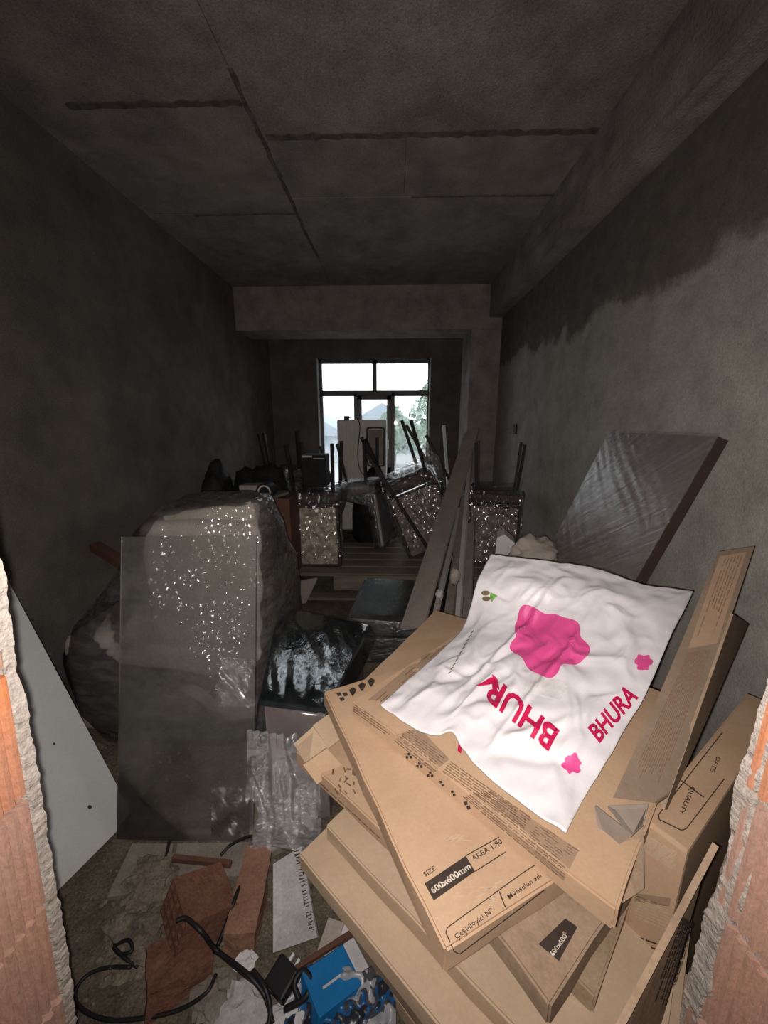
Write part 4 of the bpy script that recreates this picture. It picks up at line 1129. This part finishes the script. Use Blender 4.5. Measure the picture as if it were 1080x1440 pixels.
# blue and white small box
mx = Matrix.Translation(pz(468,1385,.03)) @ Matrix.Rotation(R(38),4,'Z') @ Matrix.Rotation(R(14),4,'Y')
BX = thing('blue_box', 'small blue carton with a white end among the cables', 'box', pz(468,1385,.0))
obj('box_body', bx((-.07,-.05,-.028),(.05,.045,.032), mx, bevel=.003, seg=1), 'blue', BX)
obj('white_end', bx((.05,-.05,-.028),(.085,.045,.032), mx, bevel=.003, seg=1), 'white', BX)
obj('white_line', bx((-.04,-.012,.0318),(.03,-.007,.0328), mx), 'white', BX)
# crumpled printed film at the bottom edge
c = pz(480,1425,.03)
def cr(u, v):
    p = Vector((c.x-.13+.26*u, c.y-.12+.2*v, .03+.06*abs(noise.noise(Vector((u*4,v*4,2))))+.025*noise.noise(Vector((u*11,v*11,5)))))
    return p
m_, nt, out = _new('blue_white_printed_film')
pb = N(nt,'ShaderNodeBsdfPrincipled',Roughness=.35); L(nt,pb.outputs[0],out.inputs[0])
tcn = N(nt,'ShaderNodeTexCoord'); nn = N(nt,'ShaderNodeTexNoise',Scale=14,Detail=3); L(nt,tcn.outputs['Object'],nn.inputs['Vector'])
rr = N(nt,'ShaderNodeValToRGB'); L(nt,nn.outputs[0],rr.inputs[0]); rr.color_ramp.interpolation='CONSTANT'
rr.color_ramp.elements[0].color=(.02,.022,.03,1); rr.color_ramp.elements[1].color=(.3,.3,.32,1); rr.color_ramp.elements[1].position=.56
e_=rr.color_ramp.elements.new(.45); e_.color=(.012,.09,.25,1); e_=rr.color_ramp.elements.new(.5); e_.color=(.06,.06,.07,1)
L(nt,rr.outputs[0],pb.inputs['Base Color'])
tag(obj('crumpled_wrapper', sheet(cr,50,50), m_, smooth=True), 'crumpled blue, white and black wrapper below the blue carton', 'wrapper')
# flat boards and slats on the floor
tag(obj('floor_card', slab_quad(pz(150,1262,.012),pz(232,1250,.012),pz(244,1186,.012),pz(186,1186,.012),-.012), 'floorcard'), 'flat grey card on the floor under the left corner of the glass sheet', 'cardboard')
tag(obj('floor_card', slab_quad(pz(240,1232,.014),pz(340,1232,.014),pz(352,1184,.014),pz(250,1186,.014),-.014), 'floorcard'), 'flat grey card with a stick on it, below the glass sheet', 'cardboard')
tag(obj('thin_batten', bar(pz(243,1207,.024), pz(325,1215,.024), .014, .018), 'wood_r'), 'thin dark red-brown stick lying on the flat grey card', 'stick')
tag(obj('thin_batten', bar(pz(238,1184,.02), pz(232,1212,.02), .008, .01), 'cable'), 'tiny black stick between the two flat grey cards', 'stick')
tag(obj('board_offcut', slab_quad(pz(445,1340,.03),pz(470,1350,.02),pz(486,1298,.05),pz(462,1290,.05),-.015), 'mdf'), 'brown board offcut leaning between the foam sheet and the carton stack', 'offcut')
tag(obj('wood_offcut', slab_quad(pz(410,1360,.05),pz(416,1364,.05),pz(500,1312,.06),pz(494,1306,.06),-.012), 'wood_r'), 'thin wooden lath crossing below the foam sheet', 'lath')
tag(obj('white_vent_piece', slab_quad(pz(475,1325,.04),pz(488,1318,.04),pz(498,1300,.06),pz(486,1296,.06),-.01), 'white'), 'small white ribbed plastic piece beside the carton stack', 'plastic piece')
# cables
def cable(pts, r, label): return tag(obj('black_cable', tube([pz(*p) for p in pts], r, None, 8), 'cable', smooth=True), label, 'cable')
cable([(354,1180,.06),(352,1195,.05),(345,1225,.05),(330,1265,.09),(318,1300,.06),(306,1330,.05)], .0055, 'black cable hanging from the corner of the glass sheet over the bricks')
cable([(310,1203,.02),(325,1188,.03),(345,1178,.05),(355,1176,.06)], .005, 'short black cable end at the foot of the glass sheet')
cable([(184,1360,.03),(150,1361,.026),(122,1372,.022),(106,1395,.02),(114,1418,.02),(150,1434,.02),(200,1432,.022),(252,1420,.03),(290,1396,.05),(304,1370,.05)], .0045, 'black cable looped on the dirt floor beside the left jamb')
cable([(160,1330,.03),(180,1322,.04),(186,1336,.05),(170,1342,.045),(160,1332,.04),(176,1348,.03),(194,1360,.02)], .0045, 'small coil of black cable on the dirt floor')
cable([(248,1295,.16),(262,1292,.16),(285,1312,.15),(300,1332,.07),(330,1358,.05),(365,1385,.05),(405,1402,.04)], .0055, 'thick black cable draped over the open-celled brick')
cable([(300,1335,.06),(322,1350,.06),(350,1372,.07),(372,1400,.05),(384,1440,.03)], .0055, 'thick black cable running to the bottom beside the adapter')
cable([(355,1365,.06),(372,1388,.06),(380,1420,.04),(376,1450,.03)], .006, 'black cable bent down past the black adapter')
cable([(400,1420,.04),(430,1402,.06),(436,1376,.07),(424,1366,.07),(414,1385,.06),(424,1412,.05)], .007, 'black cable ring beside the blue carton')
cable([(240,1300,.05),(250,1320,.05),(276,1332,.045),(300,1340,.05)], .005, 'black cable lying under the open-celled brick')
mx = Matrix.Translation(pz(398,1378,.04)) @ Matrix.Rotation(R(-32),4,'Z') @ Matrix.Rotation(R(10),4,'X')
AD = thing('power_adapter', 'black power adapter lying among the cables', 'adapter', pz(398,1378,0))
obj('adapter_body', bx((-.032,-.03,-.02),(.032,.03,.024), mx, bevel=.006), 'cable', AD)
for s in (-1,1): obj('prong', bx((s*.01-.003,.03,-.003),(s*.01+.003,.048,.003), mx), 'pole', AD)
# scraps under the cables
for (x, y, z, r, m, lab) in ((340,1420,.02,.05,'paper','grey crumpled paper scrap under the thick cable'), (300,1400,.015,.045,'floorcard','grey-brown crumpled scrap left of the thick cable'), (425,1385,.02,.03,'white','white scrap inside the cable ring'), (410,1435,.02,.045,'white','white crumpled scrap at the foot of the cables'), (345,1352,.03,.022,'grey_p','small grey-violet scrap below the pale brick fragment')):
    p = pz(x, y, z)
    tag(obj('paper_scrap', blob((p.x,p.y,z), r, .5, 2.2, x, 3, (1.2,1,.35)), m), lab, 'scrap')
# mortar lumps and grit
for (x, y, r, lab) in ((205,1300,.09,'large grey mortar lump beside the open-celled brick'), (215,1240,.07,'grey mortar lump in front of the flat grey card'), (190,1340,.06,'low mortar lump beside the cable coil')):
    p = pz(x, y, .0); tag(obj('mortar_lump', blob((p.x,p.y,.008), r, .5, 2, x, 4, (1.1,1,.4)), 'rubble'), lab, 'mortar lump')
bm = BM(); rs = random.Random(5)
for i in range(1500):
    x, y = rs.uniform(-1.6,.1), rs.uniform(.45,1.7); s = rs.uniform(.002,.009)*(1 if rs.random() > .06 else 2)
    r0 = bmesh.ops.create_icosphere(bm, subdivisions=1, radius=s, matrix=Matrix.Translation((x,y,s*.4)) @ Matrix.Rotation(rs.uniform(0,3),4,'X') @ Matrix.Diagonal((1,rs.uniform(.6,1),rs.uniform(.5,.9),1)))
o = obj('rubble_grit', bm, 'rubble'); tag(o, 'grit and mortar crumbs strewn on the dirt floor', 'rubble', kind='stuff')
